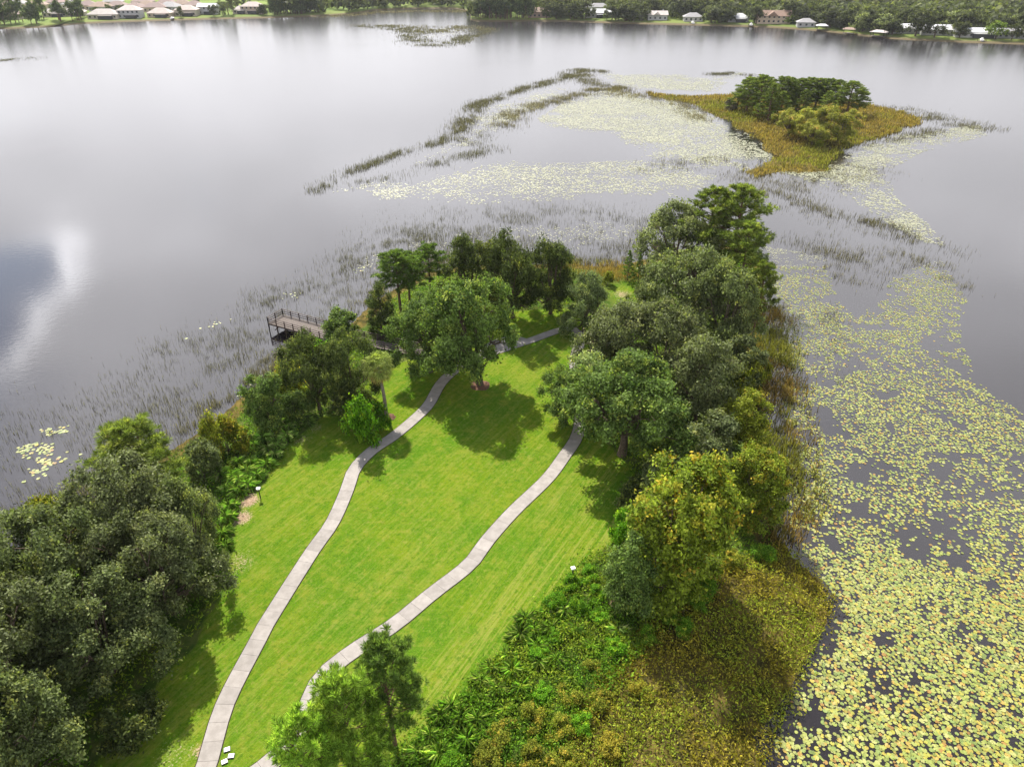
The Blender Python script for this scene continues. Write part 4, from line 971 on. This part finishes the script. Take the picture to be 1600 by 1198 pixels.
pad_fields = [   # polygon, pads per m2 tried, radius, noise scale, threshold, warm share
 ([(1195, 385), (1290, 400), (1310, 470), (1340, 500), (1400, 430), (1470, 405), (1512, 470), (1500, 530), (1530, 590), (1600, 650), (1760, 720), (1800, 900), (1700, 1300), (1200, 1300), (1195, 1198), (1245, 1075), (1310, 935), (1235, 835), (1225, 700), (1208, 560)], 13.0, .165, .30, (.36, .54), .04),
 ([(1330, 900), (1420, 850), (1600, 900), (1800, 1000), (1700, 1300), (1200, 1300), (1215, 1150), (1260, 1060)], 17.0, .155, .30, (.25, .45), .12),
 ([(1240, 850), (1330, 830), (1420, 860), (1400, 1000), (1300, 1060), (1312, 940)], 10.0, .165, .3, (.27, .5), .05),
 ([(1290, 262), (1340, 232), (1400, 212), (1530, 195), (1542, 212), (1440, 238), (1388, 268), (1400, 310), (1450, 350), (1478, 385), (1440, 378), (1380, 345), (1310, 300), (1215, 268)], 9.0, .30, .12, (.14, .52), .0),
 ([(840, 185), (900, 150), (960, 140), (1050, 158), (1110, 180), (1150, 205), (1205, 245), (1170, 268), (1080, 262), (1000, 245), (960, 210), (850, 200)], 8.0, .31, .05, (.16, .54), .02),
 ([(935, 115), (1000, 112), (1100, 120), (1165, 112), (1130, 145), (1000, 140), (960, 134)], 5.0, .36, .05, (.18, .56), .0),
 ([(495, 300), (560, 280), (640, 285), (760, 250), (880, 255), (1000, 250), (1160, 278), (1080, 312), (900, 312), (740, 320), (640, 312), (560, 312)], 5.0, .301, .07, (.20, .62), .0),
 ([(720, 205), (760, 170), (880, 130), (900, 150), (800, 190), (740, 235), (640, 260)], 4.5, .32, .09, (.24, .62), .0),
 ([(228, 535), (330, 500), (430, 455), (520, 430), (600, 385), (700, 352), (1000, 345), (1010, 385), (700, 400), (640, 410), (520, 450), (420, 490), (330, 522), (240, 545)], 2.4, .24, .14, (.45, .64), .0),
 ([(340, 650), (400, 590), (470, 530), (550, 490), (520, 510), (450, 560), (385, 612), (330, 665)], 3.5, .20, .3, (.45, .62), .0),
 ([(22, 700), (60, 690), (95, 695), (112, 712), (85, 735), (50, 755), (28, 752), (42, 722)], 9.0, .24, .35, (.34, .52), .03),
 ([(60, 672), (108, 662), (106, 674), (70, 682)], 9.0, .24, .35, (.30, .5), .03), ([(90, 706), (134, 704), (128, 716), (100, 716)], 8.0, .24, .4, (.34, .55), .03),
 ([(110, 780), (140, 765), (160, 735), (170, 745), (140, 785)], 6.0, .22, .4, (.4, .6), .0), ([(-40, 750), (6, 742), (4, 752), (-40, 765)], 8, .22, .4, (.3, .5), 0),
 ([(1142, 200), (1166, 198), (1206, 238), (1212, 252), (1176, 244)], 6.0, .32, .15, (.25, .6), .0),
 ([(570, 43), (640, 50), (655, 62), (700, 66), (745, 48), (700, 44)], .16, 1.0, .03, (.4, .62), .0),
]
rng = np.random.default_rng(77); AP = []; AR = []; AW = []; AN = []
for poly, dens, r, ns, (t0, t1), warm in pad_fields:
    W = GP(poly, 0.0); n = int(area(W) * dens); p = sample_poly(rng, W, n)
    c = 0.62 * fbm(p, ns, 61, 4) + 0.20 * vnoise(p, ns * 5, 8) + 0.18 * vnoise(p, .9, 18); e = np.clip((sdist(W, p) + (0 if r < .3 else 7 * (fbm(p, .11, 71) - .5))) / (3 if r < .3 else 9), 0, 1)
    c2 = c - (0.13 if r < .3 else 0.28) * (1 - e)
    p = p[rng.random(n) < smoothstep(t0, t1, c2)]
    p = p[(sdist(SHORE, p) < 0.3) & (sdist(ISL, p) < 1.5)]
    AP.append(p); AR.append(r * rng.uniform(.62, 1.25, len(p)) * (np.clip(1.08 - (p[:, 1] - 28) / 260, .72, 1.08) if r < .3 else .85)); AW.append(np.full(len(p), warm))
AP = np.concatenate(AP); AR = np.concatenate(AR); AW = np.concatenate(AW)
AW = AW + 0.16 * smoothstep(.5, .72, fbm(AP, .12, 91)) * (AP[:, 1] < 60) * (AP[:, 0] > 15)
def thin(P, R):
    """drop pads lying mostly on top of a neighbour"""
    cell = {}; keep = np.ones(len(P), bool)
    for i in range(len(P)):
        k = (int(P[i, 0] / .6), int(P[i, 1] / .6)); hit = False
        for a in (-1, 0, 1):
            for b in (-1, 0, 1):
                for j in cell.get((k[0] + a, k[1] + b), ()):
                    if (P[i, 0] - P[j, 0]) ** 2 + (P[i, 1] - P[j, 1]) ** 2 < ((R[i] + R[j]) * .54) ** 2: hit = True; break
                if hit: break
            if hit: break
        if hit: keep[i] = False
        else: cell.setdefault(k, []).append(i)
    return keep
near = AP[:, 1] < 130
kp = np.ones(len(AP), bool); kp[near] = thin(AP[near], AR[near]); AP, AR, AW = AP[kp], AR[kp], AW[kp]
tint = pad_tints(rng, len(AP), AW)
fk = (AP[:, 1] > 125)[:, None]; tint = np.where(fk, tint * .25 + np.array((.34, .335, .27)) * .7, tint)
# the 300 pads that show largest are objects of their own
inview = (AP[:, 1] > 28.6) & (np.abs(AP[:, 0]) < 0.98 * 0.727 * (AP[:, 1] * math.cos(PITCH) + CAM_H * math.sin(PITCH)))
score = np.where(inview, AR * F_PX / (AP[:, 1] * math.cos(PITCH) + CAM_H * math.sin(PITCH)), 0)
big = np.argsort(-score)[:300]; rest = np.ones(len(AP), bool); rest[big] = False
fp = rest & (AP[:, 1] > 125); rest &= ~fp
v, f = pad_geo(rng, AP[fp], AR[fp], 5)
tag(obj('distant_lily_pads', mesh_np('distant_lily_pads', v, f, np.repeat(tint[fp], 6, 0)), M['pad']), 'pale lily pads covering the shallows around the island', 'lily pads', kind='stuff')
v, f = pad_geo(rng, AP[rest], AR[rest], 8)
tag(obj('lily_pads', mesh_np('lily_pads', v, f, np.repeat(tint[rest], 9, 0)), M['pad']), 'countless yellow green lily pads floating on the lake', 'lily pads', kind='stuff')
PM = []
for k in range(16):
    v, f = pad_geo(rng, np.zeros((1, 2)), np.ones(1), 12); v[:, 2] = rng.normal(0, .025, len(v))
    PM.append(mesh_np('lily_pad', v, f, np.repeat(PADC[[0, 1, 2, 3, 4, 5, 0, 7, 1, 2, 3, 4, 0, 1, 6, 7][k]][None], len(v), 0)))
for i in big:
    o = obj('lily_pad', PM[int(rng.integers(16))], M['pad']); o.location = (AP[i, 0], AP[i, 1], 0.03); o.scale = (AR[i], AR[i], 0.6); o.rotation_euler.z = float(rng.uniform(0, 6.28))
    tag(o, 'large lily pad in the dense field at the lower right', 'lily pad', 'large lily pads at the lower right')

# ------------------------------------------------------------------ island trees
def isl_tree(name, kind, var, base, top, w, mat, label, cat, group, parts=('trunk', 'crown'), hk=.94):
    P = G(*base, .5); zb = float(isl_z(np.array([P]))[0]); H = height_from_row(P, zb, top) * hk; R = w / 2 / px_per_m(P, H * .6)
    tree(name, kind, var, P, zb, R, H, mat, label, cat, group, None, parts)
IXS = sorted([1150, 1166, 1183, 1200, 1175, 1212, 1228, 1192, 1243, 1258, 1272, 1286, 1303, 1322, 1215, 1250, 1290, 1338])
ORD = ['leftmost','second','third','fourth','fifth','sixth','seventh','eighth','ninth','tenth','eleventh','twelfth','thirteenth','fourteenth','fifteenth','sixteenth','seventeenth','rightmost']
for i, (x, y, tp, w) in enumerate([(1150, 172, 138, 26), (1166, 176, 118, 30), (1183, 182, 115, 32), (1200, 190, 128, 32), (1175, 165, 122, 28), (1212, 178, 117, 30), (1228, 176, 119, 30), (1192, 168, 118, 28), (1243, 174, 120, 32),
                                   (1258, 172, 119, 32), (1272, 172, 120, 30), (1286, 170, 121, 28), (1303, 172, 123, 30), (1322, 180, 124, 32), (1215, 190, 140, 28), (1250, 185, 138, 28), (1290, 182, 140, 26), (1338, 178, 135, 20)]):
    isl_tree('island_pine', 'islandpine' if i not in (0, 3, 14, 15, 16) else 'youngpine', i % 3 if i not in (0, 3, 14, 15, 16) else i % 2, (x, y), tp, w * 1.6, 'pine_island', '%s green pine in the stand on the marshy island' % (ORD[IXS.index(x)] + ('' if x in (1150, 1338) else ' from the left,')), 'tree', 'pines on the island')
for x, y, tp, w, lab in [(1232, 214, 172, 44, 'yellow green bushy tree on the island, leftmost of the front thicket'), (1258, 220, 170, 46, 'bushy tree with orange top in the middle of the island thicket'),
                         (1284, 222, 164, 44, 'tallest bushy tree with peach coloured crown in the island thicket'), (1308, 222, 176, 42, 'bushy dark tree at the right end of the island thicket'),
                         (1268, 226, 188, 40, 'rounded bushy tree in front of the island thicket'), (1330, 198, 172, 28, 'small dull green tree right of the island pines')]:
    isl_tree('island_shrub', 'oak', int(x) % 3, (x, y), tp, w * 1.15, 'island_shrub', lab, 'tree', 'bushy trees on the island')
isl_tree('island_shrub', 'shrub', 0, (1278, 231), 217, 15, 'yellow', 'small round yellow bush at the front of the island thicket', 'bush', 'bushy trees on the island', ('stem', 'foliage'))
isl_tree('island_shrub', 'shrub', 1, (1140, 172), 155, 22, 'reed', 'brownish bush at the left end of the island pines', 'bush', 'bushy trees on the island', ('stem', 'foliage'))

# ------------------------------------------------------------------ posts and lids on the lawn
def marker(px, top, label):
    P = on_land(*px); z = gz(P); H = max(0.6, height_from_row(P, z, top)); r = empty('marker_post', (*P, z)); tag(r, label, 'post', 'white topped marker posts')
    MB().box((0, 0, H / 2 - .1), (0.10, 0.10, H), .3).build('post', M['black'], r)
    MB().box((0, 0, H - 0.04), (0.34, 0.28, 0.16), .3).box((0, 0, H + 0.055), (0.40, 0.34, 0.03), .3).build('cap', M['white'], r)
marker((407, 777), 763, 'white capped post at the sandy left lawn edge by the cordgrass')
marker((894, 908), 887, 'white capped post at the right lawn edge by the large maple')
marker((555, 622), 610, 'white capped post in the shade left of the palm')
for (x, y, rz), lab in zip([(355, 1171, .35), (361.5, 1181, .1), (351, 1190, .5)], ['white utility lid in the grass, farthest of three', 'white utility lid in the grass, middle of three', 'white utility lid in the grass, nearest of three']):
    P = on_land(x, y); r = empty('utility_lid', (*P, gz(P)), rz); tag(r, lab + ' beside the left path', 'utility lid', 'white utility lids')
    MB().box((0, 0, 0.02), (0.46, 0.38, 0.10)).build('frame', M['black'], r); MB().box((0, 0, 0.09), (0.40, 0.32, 0.05)).build('lid', M['white'], r)

# ------------------------------------------------------------------ far shore: houses, docks, trees
HM = {k: mat_plain('house_' + k, c, .8, .08, .5, .2) for k, c in {'cream': (.45, .40, .33), 'white': (.40, .39, .37), 'tan': (.42, .34, .26), 'grey': (.36, .36, .36), 'mauve': (.27, .20, .18), 'brown': (.30, .22, .17), 'beige_roof': (.47, .40, .36),
      'pale_roof': (.48, .43, .40), 'white_roof': (.6, .6, .6), 'tile': (.23, .155, .115), 'grey_roof': (.33, .32, .32)}.items()}
M['glass'] = mat_plain('dark_window_glass', (.03, .035, .04), .1, .1, 2, .5)
M['screen'] = mat_plain('dark_porch_screen', (.035, .035, .04), .6, .1, 2, .3)
def house(px, w, d, h, wall, roof, label, rz=0.0, style='hip', porch=True, group='houses on the far shore', storeys=1):
    P = on_far(*px); r = empty('house', (*P, far_z(P)), rz); tag(r, label, 'house', group)
    MB().box((0, 0, h / 2 - .3), (w, d, h + .6)).build('wall', HM[wall], r)
    rh = d * (0.30 if style == 'hip' else 0.26); o = .6; a, b = w / 2 + o, d / 2 + o; t = max(.3, a - b) if style == 'hip' else a
    vs = [(-a, -b, h), (a, -b, h), (a, b, h), (-a, b, h), (-t, 0, h + rh), (t, 0, h + rh), (-a, -b, h - .2), (a, -b, h - .2), (a, b, h - .2), (-a, b, h - .2)]
    rf = MB().poly(vs, [(0, 1, 5, 4), (2, 3, 4, 5), (1, 2, 5), (3, 0, 4), (6, 7, 1, 0), (7, 8, 2, 1), (8, 9, 3, 2), (9, 6, 0, 3), (9, 8, 7, 6)]).build('roof', HM[roof], r)
    if style == 'cross':
        MB().poly([(-w * .2 - .5, -b - 1, h), (w * .1 + .5, -b - 1, h), (w * .1 + .5, 0, h), (-w * .2 - .5, 0, h), (-w * .05, -b - 1, h + rh * .9), (-w * .05, 0, h + rh * .9)], [(0, 1, 4), (1, 2, 5, 4), (3, 0, 4, 5)]).build('gable', HM[roof], rf)
        MB().box((w * .3, 1, h + rh * .9), (.9, .9, 2.0)).build('chimney', HM[wall], rf)
    n = max(3, int(w / 3.2))
    for s in range(storeys):
        for i in range(n):
            x = -w / 2 + w * (i + .5) / n
            if porch and s == 0 and abs(x - w * .12) < w * .25: continue
            MB().box((x, -d / 2 - .03, 1.5 + s * 2.9), (1.4, .08, 1.3)).build('window', M['glass'], r)
    if porch:
        MB().box((w * .12, -d / 2 - 1.5, 1.15), (w * .46, 3.0, 2.3)).build('porch', M['screen'], r)
        MB().box((w * .12, -d / 2 - 1.5, 2.4), (w * .48, 3.3, .16)).build('porch_roof', HM[roof], r)
NB = 'houses of the far left estate'
house((88, 26), 17, 11, 3.0, 'cream', 'pale_roof', 'pale hipped house half hidden by trees on the far left shore', .35, group=NB)
house((118, 25), 16, 11, 3.0, 'cream', 'pale_roof', 'pale house behind the slender trees on the far left shore', .3, group=NB)
house((165, 29), 22, 12, 3.2, 'cream', 'pale_roof', 'wide cream house with pale double roof on the far left shore', .12, group=NB)
house((206, 28), 17, 11, 5.6, 'grey', 'pale_roof', 'two storey grey house with pale roof on the far left shore', .1, storeys=2, group=NB)
house((253, 26.5), 18, 12, 3.0, 'tan', 'beige_roof', 'house with a tall beige hipped roof on the far left shore', .05, group=NB)
house((294, 24.5), 17, 11, 4.4, 'cream', 'beige_roof', 'cream house with a dark porch on the far left shore', .03, group=NB)
house((327, 22), 15, 9, 5.6, 'grey', 'white_roof', 'two storey grey house with a bright white roof on the far left shore', 0, storeys=2, style='gable', group=NB)
house((378, 21), 12, 9, 3.0, 'cream', 'pale_roof', 'small pale house right of the tall waterside tree on the far left', 0, group=NB)
house((397, 21), 18, 11, 5.4, 'tan', 'beige_roof', 'two storey tan house at the right end of the far left estate', -.05, storeys=2, group=NB)
for i, (x, y, w) in enumerate([(20, 30, 15), (60, 14, 16), (90, 10, 16), (118, 13, 17), (140, 15, 16), (160, 17, 17), (186, 16, 18), (178, 9, 17), (214, 18, 16), (232, 15, 16), (244, 18, 18), (268, 17, 18), (262, 11, 16), (286, 13, 17), (225, 9, 17), (30, 12, 16), (305, 15, 16), (0, 20, 15), (10, 13, 15), (-25, 28, 16)]):
    house((x, y), w, 12, 3.4, ['cream', 'tan', 'grey'][i % 3], ['mauve', 'brown', 'mauve', 'grey_roof'][i % 4], 'inland estate house with a dull brown or grey roof behind the lakefront houses', .3 * math.sin(i * 2.1), porch=False, group='inland houses of the far left estate')
RB = 'houses on the far right shore'
house((842, 27), 17, 10, 4.0, 'brown', 'brown', 'brown roofed house among the trees right of the bay', 0, porch=False, group=RB)
house((935, 27), 20, 10, 3.4, 'white', 'white_roof', 'house with a bright white roof on the central far shore', .03, style='gable', group=RB)
house((932, 20), 20, 9, 4.4, 'grey', 'grey_roof', 'grey roofed house behind the white roofed house', 0, porch=False, group=RB)
house((1026, 31), 15, 10, 3.6, 'grey', 'pale_roof', 'small grey house with gable on the central far shore', -.05, 'cross', False, RB)
house((1082, 33), 14, 9, 3.0, 'white', 'grey_roof', 'low pale house in tree shade on the far right shore', -.1, porch=False, group=RB)
house((1152, 34), 15, 9, 3.0, 'grey', 'white_roof', 'low dark house behind the rounded tree on the far right shore', -.15, group=RB)
house((1206, 36), 24, 13, 5.0, 'tan', 'tile', 'large house with brown tiled gables on the far right shore', -.15, 'cross', False, RB, 2)
house((1258, 42), 12, 8, 3.0, 'grey', 'grey_roof', 'small grey house low by the water on the far right shore', -.2, porch=False, group=RB)
house((1368, 41), 13, 9, 5.0, 'cream', 'beige_roof', 'house with pinkish roof standing behind trees on the far right', -.25, porch=False, group=RB)
house((1414, 51.5), 26, 9, 3.2, 'white', 'white_roof', 'long white house with columns near the covered dock', -.2, 'gable', False, RB)
house((1466, 54), 23, 10, 3.2, 'white', 'white_roof', 'long low white house right of the big waterside tree', -.22, 'gable', False, RB)
house((1523, 58), 25, 9, 3.0, 'white', 'white_roof', 'long flat white house near the boat lift on the far right', -.25, 'gable', True, RB)
house((1573, 59), 20, 9, 3.0, 'grey', 'grey_roof', 'low grey house at the right picture edge', -.3, 'gable', False, RB)

def dock(px, L, w, label, roof=None, rz=0.0, boat=False):
    P = on_far(*px); r = empty('dock', (P[0], P[1], 0), rz); tag(r, label, 'dock', 'docks on the far shore')
    MB().box((0, -L / 2, .75), (1.8, L, .16)).box((0, -L, .75), (w, w * .7, .17)).build('deck', M['wood'], r)
    for sx in (-1, 1):
        for sy in (-1, 1): MB().box((sx * w * .46, -L + sy * w * .32, .6 + (1.5 if roof else 0)), (.2, .2, 2.4 + (3.0 if roof else 0))).build('post', M['darkwood'], r)
    if roof:
        h = 3.3; a, b = w / 2 + .6, w * .35 + .6
        MB().poly([(-a, -L - b, h), (a, -L - b, h), (a, -L + b, h), (-a, -L + b, h), (-a * .4, -L, h + 1.2), (a * .4, -L, h + 1.2)], [(0, 1, 5, 4), (2, 3, 4, 5), (1, 2, 5), (3, 0, 4), (3, 2, 1, 0)]).build('roof', HM[roof], r)
    if boat:
        bt = empty('boat', (P[0], P[1], 0.9), rz); tag(bt, 'small white boat resting on ' + boat, 'boat', 'boats on the far shore')
        bt.location = (P[0] + math.sin(rz) * L, P[1] - math.cos(rz) * L, .85)
        MB().poly([(-1, -2.6, .9), (1, -2.6, .9), (1, 1.6, .9), (0, 3.6, 1.1), (-1, 1.6, .9), (-.7, -2.5, 0), (.7, -2.5, 0), (.7, 1.4, 0), (0, 2.6, .1), (-.7, 1.4, 0)],
                  [(0, 1, 2, 3, 4), (5, 6, 1, 0), (6, 7, 2, 1), (7, 8, 3, 2), (8, 9, 4, 3), (9, 5, 0, 4), (9, 8, 7, 6, 5)]).build('hull', M['white'], bt)
        MB().box((0, -.3, 1.3), (1.1, 1.2, .9)).build('console', M['white'], bt)
dock((275, 32.6), 6, 2.5, 'small wooden dock on the far left shore', boat='the dock of the far left shore')
dock((1382, 58.5), 13, 9, 'dock with a pale roofed boat shelter on the far right shore', 'pale_roof', -.75)
dock((1325, 54.5), 9, 7, 'dock with a low dark shelter on the far right shore', 'brown', -.4)
dock((1281, 49.5), 5, 7, 'small boat shelter with white roof on the far right shore', 'white_roof', -.2)
dock((1530, 67), 6, 5, 'boat lift dock near the long flat white house', None, -.4, 'the lift near the long flat white house')
dock((1172, 43), 4, 4, 'tiny dock below the brown tiled house', None, -.2, 'the dock below the brown tiled house')
dock((1080, 40), 4, 5, 'tiny dock with a pale deck on the central far shore', None, 0, 'the dock with a pale deck')
dock((985, 37), 6, 4, 'small dark dock at the central far shore', None, 0)
def tents():
    P = on_far(481, 19); r = empty('white_tents', (*P, far_z(P))); tag(r, 'white peaked canopy tents on the far shore left of the bay', 'tent')
    for x, w, h in ((-5.5, 4.5, 7.0), (0, 5.5, 11), (5.5, 5, 6.5)):
        MB().poly([(x - w / 2, -w / 2, 2.2), (x + w / 2, -w / 2, 2.2), (x + w / 2, w / 2, 2.2), (x - w / 2, w / 2, 2.2), (x - .3, -.3, h * .55), (x + .3, -.3, h * .55), (x + .3, .3, h * .55), (x - .3, .3, h * .55), (x, 0, h)],
                  [(0, 1, 5, 4), (1, 2, 6, 5), (2, 3, 7, 6), (3, 0, 4, 7), (4, 5, 8), (5, 6, 8), (6, 7, 8), (7, 4, 8)]).build('canopy', M['white'], r)
        for sx in (-1, 1):
            for sy in (-1, 1): MB().box((x + sx * w * .45, sy * w * .45, 1), (.15, .15, 2.6)).build('pole', M['white'], r)
tents()
def fartree(px, H, R, kind, mat, label, group, dep=0):
    P = on_far(*px); P = (P[0], P[1] + dep); tree('far_tree', kind, random.randrange(4), P, far_z(P) - .2, R, H, mat, label, 'tree', group)
HS = [(o.location.x, o.location.y) for o in bpy.data.objects if o.name.startswith('house') and o.parent is None]
def clear(P, r): return all((P[0] - a) ** 2 + (P[1] - b) ** 2 > r * r for a, b in HS) and all(not (abs(P[0] - a) < 7 and 0 < b - P[1] < 45) for a, b in HS)
# single trees that can be told apart
for px, H, R, k, mt, lab in [((358, 28), 17, 6, 'fartree', 'fartree', 'tall dark tree at the water in the middle of the far left estate'), ((283, 28), 8, 2.6, 'fartree', 'fartree', 'narrow tree beside the small dock on the far left shore'),
                             ((1430, 57), 15, 9, 'fartree', 'fartree', 'big round oak between the two long white houses'), ((1136, 38), 11, 6.5, 'fartree', 'fartree', 'rounded dense tree at the water left of the brown tiled house'),
                             ((1180, 40), 5, 6, 'fartree', 'fargreen', 'low bright yellow green tree left of the brown tiled house'), ((1232, 43), 6, 5, 'fartree', 'fargreen', 'bright green tree right of the brown tiled house'),
                             ((948, 33), 5, 3, 'fartree', 'fargreen', 'small pale green tree right of the bright white roof'), ((897, 31), 8, 4.5, 'fartree', 'fargreen', 'light green tree left of the bright white roof'), ((1555, 62), 10, 6, 'fartree', 'fargreen', 'rounded light green tree near the right picture edge')]:
    fartree(px, H, R, k, mt, lab, None)
random.seed(11); nf = 0
for i in range(34):   # far left shore
    x = random.uniform(-60, 128); fartree((x, 46.5 - x * .055 - random.uniform(1, 14)), random.uniform(11, 18), random.uniform(3, 5.5), random.choice(['fartree', 'farpine', 'farpine']), 'farpine', 'tall thin leaved tree in the far left corner grove', 'trees of the far left grove')
for i in range(46):
    x = random.uniform(425, 500); P = on_far(x, 27 - random.uniform(1, 11))
    if clear(P, 9): fartree((x, 26.5 - random.uniform(1.5, 11)), random.uniform(11, 18), random.uniform(3.5, 5.5), random.choice(['fartree', 'farpine']), 'farpine', 'tall tree in the grove left of the bay', 'trees of the grove left of the bay')
for i in range(70):
    x = random.uniform(125, 420); P = on_far(x, random.uniform(12, 30))
    if clear(P, 11): tree('far_tree', 'fartree', random.randrange(4), P, far_z(P) - .2, random.uniform(2, 4), random.uniform(5, 9), 'fartree', 'small garden tree between the houses of the far left estate', 'tree', 'garden trees of the far left estate')
for i in range(44):
    x = random.uniform(742, 830); fartree((x, 33 - random.uniform(.3, 6)), random.uniform(14, 20), random.uniform(3.5, 5.5), random.choice(['farpine', 'fartree']), 'farpine', 'tall tree at the wooded point right of the bay', 'trees of the wooded point')
for i in range(150):
    x = random.uniform(830, 1640); yb = np.interp(x, [p[0] for p in far_px], [p[1] for p in far_px]); P = on_far(x, yb - random.uniform(3.5, 20))
    if clear(P, 12): tree('far_tree', 'fartree', random.randrange(4), P, far_z(P) - .2, random.uniform(5, 8.5), random.uniform(9, 15), random.choice(['fartree', 'fartree', 'fartree', 'oak_grey']), 'dull green tree in the woods along the far right shore', 'tree', 'trees of the far right woods')
def shore_belt():
    random.seed(23); k = 0
    while k < 46:
        x = random.uniform(835, 1640); yb = np.interp(x, [p[0] for p in far_px], [p[1] for p in far_px]); P = on_far(x, yb - random.uniform(1.2, 4.5))
        if any((P[0] - a) ** 2 + (P[1] - b) ** 2 < 80 for a, b in HS): continue
        if any(abs(P[0] - a) < 9 and 0 < b - P[1] < 40 for a, b in HS) and random.random() < .72: continue
        tree('far_tree', 'fartree', random.randrange(4), P, far_z(P) - .2, random.uniform(4.5, 7.5), random.uniform(7, 13), 'fartree', 'dull green tree in the belt at the waterline of the far right shore', 'tree', 'trees at the far right waterline'); k += 1
shore_belt()
# woods running on behind, one mass
def woods():
    rng = np.random.default_rng(99); V = []; T = []
    n = 5600; x = rng.uniform(-900, 900, n); y = np.array([far_y(q) for q in x]) + rng.uniform(0, 1, n) ** 1.7 * 620 + np.where(x > -25, 30, 9)
    hs = np.array(HS)
    for i in range(n):
        if ((hs - [x[i], y[i]]) ** 2).sum(1).min() < 260: continue
        if -540 < x[i] < -190 and y[i] < 815 and not (x[i] < -430 and rng.random() < .3): continue
        if -190 < x[i] < -130 and y[i] < 700 and rng.random() < .5: continue
        if not clear((x[i], y[i]), 14): continue
        k = 31; R = rng.uniform(4.5, 8); H = rng.uniform(9, 16); d = rand_dir(rng, k); d[:, 2] = np.maximum(d[:, 2], -.8)
        c = np.column_stack([x[i] + d[:, 0] * R * .85, y[i] + d[:, 1] * R * .85, 2.5 + H * .48 + d[:, 2] * H * .48]) + rng.normal(0, .5, (k, 3))
        v, f = cards(rng, c, unit(d + rng.normal(0, .5, (k, 3)) + [0, 0, .3]), 1.85 * np.ones(k), .7); b = rng.beta(2, 2)
        V.append(v); T.append(np.repeat(np.stack([np.clip(b + rng.normal(0, .2, k), 0, 1), (rng.random(k) < .1) * .5 + (rng.random() < .07) * .6, rng.random(k)], 1), 4, 0))
    V = np.concatenate(V); tag(obj('far_woods', mesh_np('far_woods', V, np.arange(len(V)).reshape(-1, 4), np.concatenate(T)), M['fartree']), 'distant woods running on behind the far shore', 'woods', kind='stuff')
woods()

# ------------------------------------------------------------------ thin air haze over the lake
def haze():
    m = bpy.data.materials.new('thin_haze'); m.use_nodes = True; m.node_tree.nodes.clear(); T = NT(m.node_tree)
    v = T.add('ShaderNodeVolumePrincipled', {'Color': (0.90, 0.93, 1.0, 1), 'Density': 0.00005, 'Anisotropy': 0.3})
    o = T.n.new('ShaderNodeOutputMaterial'); T.l.new(v.outputs[0], o.inputs['Volume'])
    b = MB().box((0, 1000, 28.0), (26000, 26000, 62.0)).build('haze', m)
    tag(b, 'thin pale air haze over the lake', 'haze', kind='stuff')
haze()
